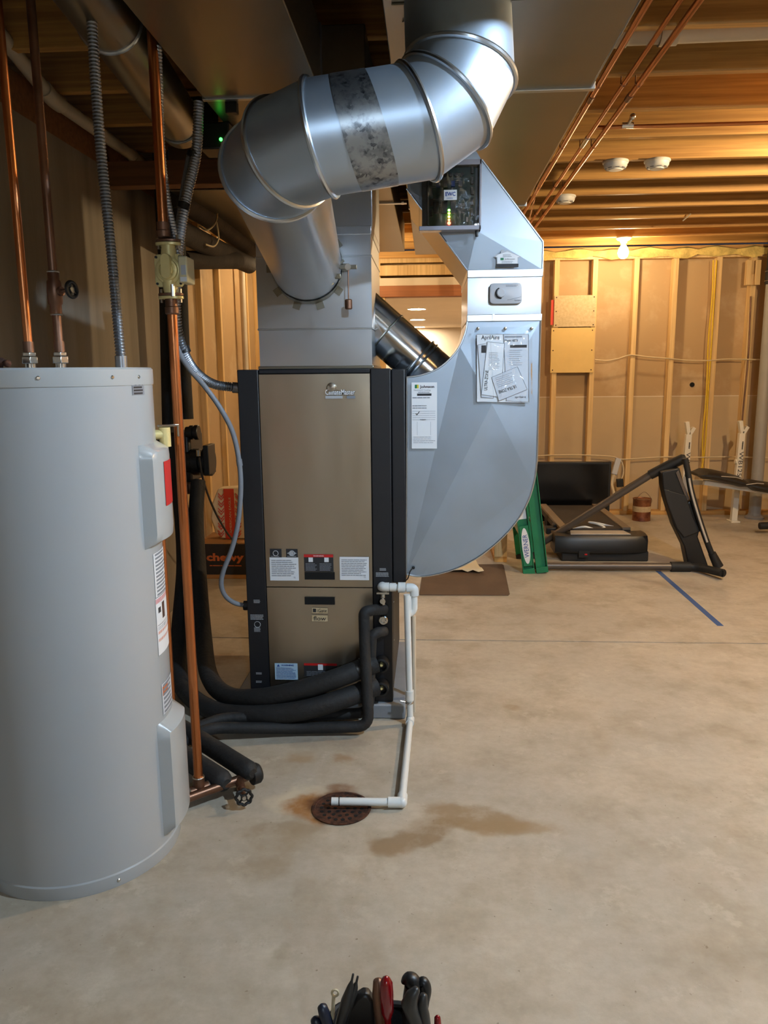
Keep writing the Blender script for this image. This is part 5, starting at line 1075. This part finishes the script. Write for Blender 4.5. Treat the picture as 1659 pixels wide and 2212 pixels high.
# flat black screen leaning behind the treadmill
ts = thing('television', 'flat black television standing on the floor behind the treadmill deck', 'television', (1.15, 6.95, 0))
xa, xb, zt_ = PY(1118, 1050, 6.9).x, PY(1319, 1050, 6.9).x, PY(1240, 998, 6.9).z
MB().box(xa, xb, 6.90, 6.95, .02, zt_).build('bezel', M['black'], ts, bevel=.006); MB().box(xa + .02, xb - .02, 6.896, 6.902, .06, zt_ - .02).build('screen', M['screen'], ts)
MB().box(xa + .1, xa + .2, 6.86, 7.05, 0, .022).build('stand_foot', M['black'], ts, bevel=.003); MB().box(xb - .2, xb - .1, 6.86, 7.05, 0, .022).build('stand_foot', M['black'], ts, bevel=.003)
# power adapter and cord hanging by the screen
k = PY(1333, 1003, YF - .03); pa = thing('power_strip', 'grey power strip with a cord hanging on the studs beside the television', 'power strip', tuple(k))
MB().bar(PY(1336, 990, YF - .02), PY(1326, 1025, YF - .05), .05, .035, V((0, 1, 0))).build('strip', M['offwhite'], pa, bevel=.004)
MB().tube(spline(path([(1336, 993, YF - .02), (1344, 1000, YF - .03), (1347, 1020, YF - .05), (1341, 1040, YF - .06)]), 6), .006, 8).build('cord', M['whitecable'], pa)
MB().obox(PY(1339, 1043, YF - .06), (1, 0, .1), (0, 1, 0), (-.1, 0, 1), .03, .02, .038).build('adapter_block', M['black'], pa, bevel=.004)
MB().tube(spline(path([(1326, 1024, YF - .05), (1322, 1045, YF - .04), (1326, 1066, YF - .05), (1323, 1085, YF - .05)]), 6), .012, 8).build('fabric_tail', M['cloth'], pa)
# paint can
p = PZ(1390, 1127, 0); pc_ = thing('paint_can', 'dented red-brown paint can standing on the floor by the studs', 'paint can', (p.x, p.y + .08, 0)); o = V((p.x, p.y + .08, 0))
MB().lathe([(0, 0), (.080, 0), (.082, .003), (.080, .008), (.0795, .19), (.083, .196), (.083, .202), (.076, .202), (.074, .196), (0, .196)], o, seg=36).build('tin', M['can'], pc_)
MB().lathe([(.0805, .085), (.0805, .135)], o, seg=36).build('label_band', M['osb'], pc_); MB().torus(o + V((0, 0, .2)), (0, 0, 1), .081, .003, 36, 6).build('rim', M['canmetal'], pc_)
MB().tube(spline([o + V((.08, 0, .15)), o + V((.07, -.05, .2)), o + V((0, -.06, .27)), o + V((-.07, -.05, .2)), o + V((-.08, 0, .15))], 6), .002, 6).build('bail_handle', M['canmetal'], pc_)
# ------------------------------------------------ weight bench
YWb = 7.02
wb = thing('weight_bench', 'weight bench with white steel uprights and black vinyl pad', 'weight bench', tuple(PZ(1592, 1125)))
for i, (xt, yt, xb_, yb_) in enumerate(((1487, 938, 1472, 1128), (1602, 936, 1584, 1126))):
    tp, bt = PY(xt, yt, YWb), PY(xb_, yb_, YWb); bt.z = 0
    u = MB().bar(bt, tp, .05, .05, V((0, 1, 0))).build('upright', M['benchwhite'], wb, bevel=.003)
    MB().bar(tp, tp + V((-.022, 0, .11)), .032, .05, V((0, 1, 0))).bar(tp + V((.01, 0, 0)), tp + V((.045, 0, .06)), .028, .05, V((0, 1, 0))).build('bar_hook', M['benchwhite'], u, bevel=.002)
    ax = (tp - bt).normalized(); m_ = tp - ax * .20
    txt('WB125', tp - ax * .27 + V((.005, -.0256, 0)), .22, .036, M['ink'], u, right=-ax, up=(1, 0, 0)); lines(tp - ax * .105 + V((.008, -.0256, 0)), .07, .016, 1, M['ink'], u, right=-ax, up=(1, 0, 0), fill=.7, words=8)
    for kz in (.25, .46): q = tp - ax * kz; MB().cyl(q - V((.035, 0, 0)), q - V((.02, 0, 0)), .022, seg=14).build('pin_knob', M['benchwhite'], u)
    MB().box(bt.x - .04, bt.x + .04, YWb - .06, YWb + .06, 0, .012).build('foot_plate', M['benchwhite'], u, bevel=.002)
y0 = YWb - .06; q0, q1 = PY(1490, 1042, y0), PY(1600, 1040, y0); MB().bar(q0, q1, .04, .045).build('cross_tube', M['benchwhite'], wb, bevel=.003)
def pad(pts, th, yc, hw, name):
    R = []; P = spline([PY(x, y, yc) for x, y in pts], 5); n = len(P)
    for i, p in enumerate(P):
        e = min(i, n - 1 - i) / 3.; s = max(.25, min(1, e)); R.append([p + V((0, math.cos(t) * hw * (.8 + .2 * s), math.sin(t) * th * s)) for t in [2 * math.pi * (k + .5) / 16 for k in range(16)]])
    return MB().loft(R).build(name, M['vinyl'], wb, smooth=50)
pad([(1498, 1023), (1530, 1024), (1570, 1033), (1628, 1049)], .045, 6.75, .16, 'back_pad'); pad([(1600, 1042), (1640, 1050), (1700, 1058), (1740, 1062)], .045, 6.74, .16, 'seat_pad')
for (xx, yy) in ((1570, 1033), (1625, 1049)): pass
MB().tube([PY(1558, 1029, 6.585), PY(1590, 1031, 6.585), PY(1604, 1035, 6.585)], .004, 6).build('piping', M['silver'], wb); MB().tube([PY(1612, 1047, 6.585), PY(1635, 1044, 6.585), PY(1650, 1045, 6.585)], .004, 6).build('piping', M['silver'], wb)
MB().bar(PY(1520, 1042, 6.75), PY(1720, 1072, 6.75), .045, .04).build('frame_tube', M['benchwhite'], wb, bevel=.003)
q = PY(1700, 1075, 6.75); MB().bar(q, V((q.x + .05, 6.75, 0)), .05, .05, V((0, 1, 0))).build('front_leg', M['benchwhite'], wb, bevel=.003)
ra, rb_ = PY(1640, 1136, 6.45), PY(1700, 1134, 6.45); MB().cyl(ra, rb_, .03, seg=20).build('foam_roller', M['rubber'], wb, bevel=.006); MB().bar(rb_ - V((.02, 0, 0)), V((rb_.x, 6.75, rb_.z + .02)), .03, .03).bar(rb_ + V((-.0, .0, 0)), V((rb_.x, 6.75, q.z)), .03, .03).build('roller_arm', M['benchwhite'], wb, bevel=.002)

# ------------------------------------------------ green stepladder, closed and leaning
lb0 = PZ(1157, 1238, 0); lean = V((-.135, 0.0, .99)).normalized(); sd = lean.cross(V((0, 1, 0))).normalized(); sd = V((lean.z, 0, -lean.x))
ld_ = thing('stepladder', 'closed green fibreglass stepladder leaning behind the return duct', 'ladder', tuple(lb0))
def lpt(u, v_, y): return lb0 + sd * u + lean * v_ + V((0, y, 0))
for y in (0., .42):
    for u, nm, l in ((-.045, 'front_rail', 1.75), (.045, 'rear_rail', 1.70)):
        b = MB(); w0 = .036; b.obox(lpt(u, l / 2 + .012, y + .012), sd, lean, (0, 1, 0), w0, l / 2, .003)
        for s in (-1, 1): b.obox(lpt(u + s * w0, l / 2 + .012, y + .0), sd, lean, (0, 1, 0), .003, l / 2, .015)
        r_o = b.build(nm, M['green'], ld_, bevel=.001)
        MB().obox(lpt(u, .02, y), sd, lean, (0, 1, 0), w0 + .004, .02, .017).build('foot', M['rubber'] if y else M['green'], r_o, bevel=.002)
        if y == 0. and u < 0:
            q = lpt(u, .20, y - .016); el = MB(); el.prism([q + sd * (.026 * math.cos(t)) + lean * (.125 * math.sin(t)) for t in [2 * math.pi * i / 32 for i in range(32)]], (0, .002, 0)); el.build('brand_label', M['white'], r_o, smooth=0)
            MB().obox(q - V((0, -.007, 0)), sd, lean, (0, 1, 0), .03, .14, .006).build('label_backing', M['green'], r_o, smooth=0)
            txt('WERNER', q + V((0, -.001, 0)), .16, .03, M['inkblue'], r_o, right=lean, up=-sd)
            q = lpt(u, .42, y + .006); plate(q, .055, .075, M['white'], r_o, 'white_sticker', right=sd, up=lean); q = lpt(u, .54, y + .006); plate(q, .06, .10, M['yellow'], r_o, 'yellow_sticker', right=sd, up=lean); lines(q + V((0, -.001, 0)), .045, .08, 7, M['inkgrey'], r_o, right=sd, up=lean)
for k in range(5): MB().obox(lpt(-.045, .28 + .3 * k, .215), sd, lean, (0, 1, 0), .036, .006, .20).build('step', M['silver'], ld_, bevel=.001)
for k in range(3): MB().obox(lpt(.045, .3 + .5 * k, .215), sd, lean, (0, 1, 0), .008, .01, .20).build('rear_brace', M['silver'], ld_, bevel=.001)
MB().obox(lpt(0, 1.78, .215), sd, lean, (0, 1, 0), .10, .03, .24).build('top_cap', M['green'], ld_, bevel=.008)
# mat and cloth on the floor, blue tape line
mp_ = [PZ(x, y) for x, y in ((906, 1286), (1098, 1287), (1101, 1284), (1088, 1222), (1084, 1220), (915, 1222))]
tag(MB().prism(mp_, (0, 0, .006)).build('floor_mat', M['mat'], bevel=.002), 'dark brown rubber floor mat behind the return boot', 'mat')
ct = [PZ(x, y) for x, y in ((952, 1237), (1045, 1241), (1028, 1222), (1012, 1212), (965, 1215))]; R_ = []
for j in range(7): R_.append([ct[0].lerp(ct[1], i / 8).lerp(ct[4].lerp(ct[2].lerp(ct[3], .5), i / 8), j / 6) + V((0, 0, .012 + .02 * abs(math.sin(i * 1.3 + j * .9)) + .004 * j)) for i in range(9)])
cl = MB().loft(R_, caps=False, closed=False).build('drop_cloth', M['cloth'], smooth=60); tag(cl, 'crumpled cream cloth lying on the brown mat', 'cloth'); sdm = cl.modifiers.new('thick', 'SOLIDIFY'); sdm.thickness = .004
ta, tb_ = PZ(1421, 1233), PZ(1557, 1352); tag(MB().box(ta.x - .017, ta.x + .017, tb_.y, ta.y, 0, .0008).build('floor_tape', M['bluetape']), 'straight line of blue tape on the concrete floor', 'tape')
# carton and paper bag by the framed wall
bx0, bx1 = PZ(430, 1250), PZ(560, 1250); ztp = PY(480, 1172, bx0.y).z
bk_ = thing('carton', 'dark shipping carton with orange lettering on the floor behind the heat pump', 'carton', ((bx0.x + bx1.x) / 2, bx0.y + .2, 0))
XB0 = -1.545
MB().box(XB0, bx1.x, bx0.y, bx0.y + .34, .0, ztp).build('carton_body', M['cardboard'], bk_, bevel=.004)
MB().box(XB0 + .002, bx1.x - .002, bx0.y - .002, bx0.y, .03, ztp - .01).build('dark_front', M['boxblack'], bk_)
c, a, b = pxrect(446, 1195, 527, 1217, bx0.y - .003); txt('chewy', c, a, b, M['orange'], bk_, bold=.04); c, a, b = pxrect(453, 1220, 522, 1224, bx0.y - .003); lines(c, a, b, 1, M['orange'], bk_, ragged=.02)
bg = thing('paper_bag', 'cream paper bag with red zigzag print standing on the dark carton', 'bag', tuple(PY(490, 1166, bx0.y + .1))); yb = bx0.y + .10
fr0 = [(458, 1086), (470, 1056), (528, 1052), (534, 1100), (535, 1164), (478, 1166), (464, 1150), (455, 1120)]
zb_ = ztp + .002
f3 = [PY(x, y, yb) for x, y in fr0]
for p in f3: p.z = max(p.z, zb_)
MB().prism(f3, (0, .12, 0)).build('bag_body', M['bag'], bg, bevel=.01)
c, a, b = pxrect(485, 1056, 507, 1164, yb - .002); plate(c, a, b, M['bagred'], bg, 'red_band'); txt('AMERICAN EAGLE', c + V((.004, -.0005, -.01)), b * .72, a * .2, M['bag'], bg, right=(0, 0, 1), up=(-1, 0, 0))
zz = MB()
for side, xc in ((0, 477), (1, 514)):
    for k in range(6):
        yk = 1064 + 16 * k
        for s in (0, 6):
            p0_, p1_, p2_ = PY(xc - 6, yk + s, yb - .003), PY(xc + 1, yk + 8 + s, yb - .003), PY(xc + 7, yk + s, yb - .003); hh = V((0, 0, .010)); zz.poly([p0_, p1_, p1_ - hh, p0_ - hh]); zz.poly([p1_, p2_, p2_ - hh, p1_ - hh])
zz.build('zigzag_print', M['bagred'], bg, smooth=0)

# ================================================================== TOOL BAG IN THE FOREGROUND
YT = 1.10
tb0 = PY(812, 2175, YT); tbg = thing('tool_bag', 'open black canvas tool bag full of hand tools on the floor', 'tool bag', (tb0.x, YT, 0))
zr = PY(812, 2165, YT + .06).z; xa, xb = PY(706, 2200, YT).x, PY(921, 2200, YT).x; cxm = (xa + xb) / 2; hw = (xb - xa) / 2; hd_ = .06
def rr(z, s, yo=0.): return [V((cxm + math.copysign(abs(math.cos(t)) ** .5, math.cos(t)) * hw * s, YT + yo + math.copysign(abs(math.sin(t)) ** .5, math.sin(t)) * hd_ * s, z)) for t in [2 * math.pi * i / 40 for i in range(40)]]
MB().loft([rr(0, .95), rr(.02, 1.05), rr(.14, 1.08), rr(zr - .02, 1.0), rr(zr, .98), rr(zr, .93), rr(zr - .05, .92)], True).build('bag_body', M['canvas'], tbg, smooth=40)
MB().ring(rr(zr, .96), .006, 8).build('rim_binding', M['rubber'], tbg)
for s in (-1, 1): MB().box(cxm + s * hw * .4 - .02, cxm + s * hw * .4 + .02, YT - hd_ * 1.12, YT - hd_ * 1.02, .04, zr - .04).build('pocket', M['canvas'], tbg, bevel=.004)
def tool(name, lb, cat, pts, radii, m, Y=YT, seg=14, extra=None):
    P = [PY(x, y, Y) for x, y in pts]; d = (P[-1] - P[-2]).normalized(); P.append(P[-1] + d * .05); P.insert(0, P[0] + (P[0] - P[1]).normalized() * radii[0] * .5); radii = [radii[0] * .35] + list(radii) + [radii[-1] * .6]
    t = thing(name, lb, cat, tuple(P[-1])); MB().tube(P, radii, seg).build('grip', M[m], t, smooth=60); return t, P
t, P_ = tool('screwdriver', 'red transparent screwdriver handle standing in the tool bag', 'screwdriver', [(834, 2110), (834, 2114), (834, 2122), (835, 2150), (836, 2185), (837, 2200)], [.003, .007, .0105, .0115, .0105, .006], 'redplastic', YT - .03, 8)
MB().cyl(P_[-2], P_[-2] + V((.002, .01, -.12)), .004, seg=10).build('shaft', M['chrome'], t)
t, P_ = tool('nut_driver', 'dark red grip beside the red screwdriver in the tool bag', 'tool', [(818, 2116), (818, 2120), (817, 2150), (820, 2200)], [.004, .009, .010, .008], 'copper_old', YT - .01)
for i, (xx, lb) in enumerate(((763, 'thin black pick standing highest in the tool bag'), (773, 'thin black pick leaning next to the highest one in the tool bag'))):
    t, P_ = tool('pick', lb, 'tool', [(xx, 2104 + 5 * i), (xx - 3, 2118 + 4 * i), (xx - 6, 2130), (xx - 14, 2160), (xx - 26, 2205)], [.0018, .002, .005, .009, .009], 'toolgrey', YT - .02 + .02 * i, 10)
pl_ = thing('pliers', 'pair of black pliers with wide rounded grips in the tool bag', 'pliers', tuple(PY(890, 2190, YT)))
for pts, rr_ in (([(868, 2122), (880, 2117), (892, 2124), (888, 2160), (884, 2205)], [.003, .012, .014, .014, .012]), ([(905, 2124), (914, 2122), (919, 2138), (914, 2165), (908, 2205)], [.006, .009, .010, .010, .010])): MB().tube(spline([PY(x, y, YT - .01) for x, y in pts], 6), [rr_[min(i // 6, 4)] * (1 - i % 6 / 6) + rr_[min(i // 6 + 1, 4)] * (i % 6 / 6) for i in range(25)], 14).build('handle_grip', M['black'], pl_, smooth=60)
t, P_ = tool('cutter', 'dark grey cutter with bent grips in front of the pliers in the tool bag', 'cutter', [(900, 2137), (890, 2150), (884, 2168), (889, 2186), (898, 2208)], [.006, .010, .013, .011, .010], 'toolgrey', YT - .06)
t, P_ = tool('cutter', 'small dark grey grip at the edge of the pliers in the tool bag', 'cutter', [(915, 2150), (911, 2170), (914, 2190), (918, 2210)], [.006, .009, .010, .009], 'toolgrey', YT - .05)
fp_ = MB().prism([PY(x, y, YT + .012) for x, y in ((756, 2160), (770, 2138), (784, 2128), (798, 2130), (808, 2146), (812, 2205), (740, 2205))], (0, -.02, 0)).build('tool_pouch', M['vinyl'], bevel=.008); tag(fp_, 'black vinyl pouch standing between picks and red screwdriver in the tool bag', 'pouch')
for xx, yy, lb in ((695, 2175, 'dark blue rounded grip leaning at the outer edge of the tool bag'), (680, 2202, 'dark blue grip lowest and outermost at the edge of the tool bag')):
    t, P_ = tool('hex_driver', lb, 'tool', [(xx, yy - 4), (xx + 1, yy), (xx + 6, yy + 16), (xx + 14, yy + 40)], [.004, .008, .0095, .009], 'toolblue', YT - .03)
t, P_ = tool('marker', 'small red capped tool at the outer side of the tool bag', 'tool', [(945, 2195), (945, 2198), (946, 2215), (947, 2240)], [.003, .005, .006, .006], 'redplastic', YT - .03)
tag(MB().ring([PY(724 + 7 * math.cos(t_), 2145 + 7 * math.sin(t_), YT) for t_ in [2 * math.pi * i / 20 for i in range(20)]], .002, 6).tube([PY(721, 2150, YT), PY(718, 2200, YT)], .003, 8).build('wire_coil', M['whitecable']), 'small loop of pale wire sticking out of the tool bag', 'wire')
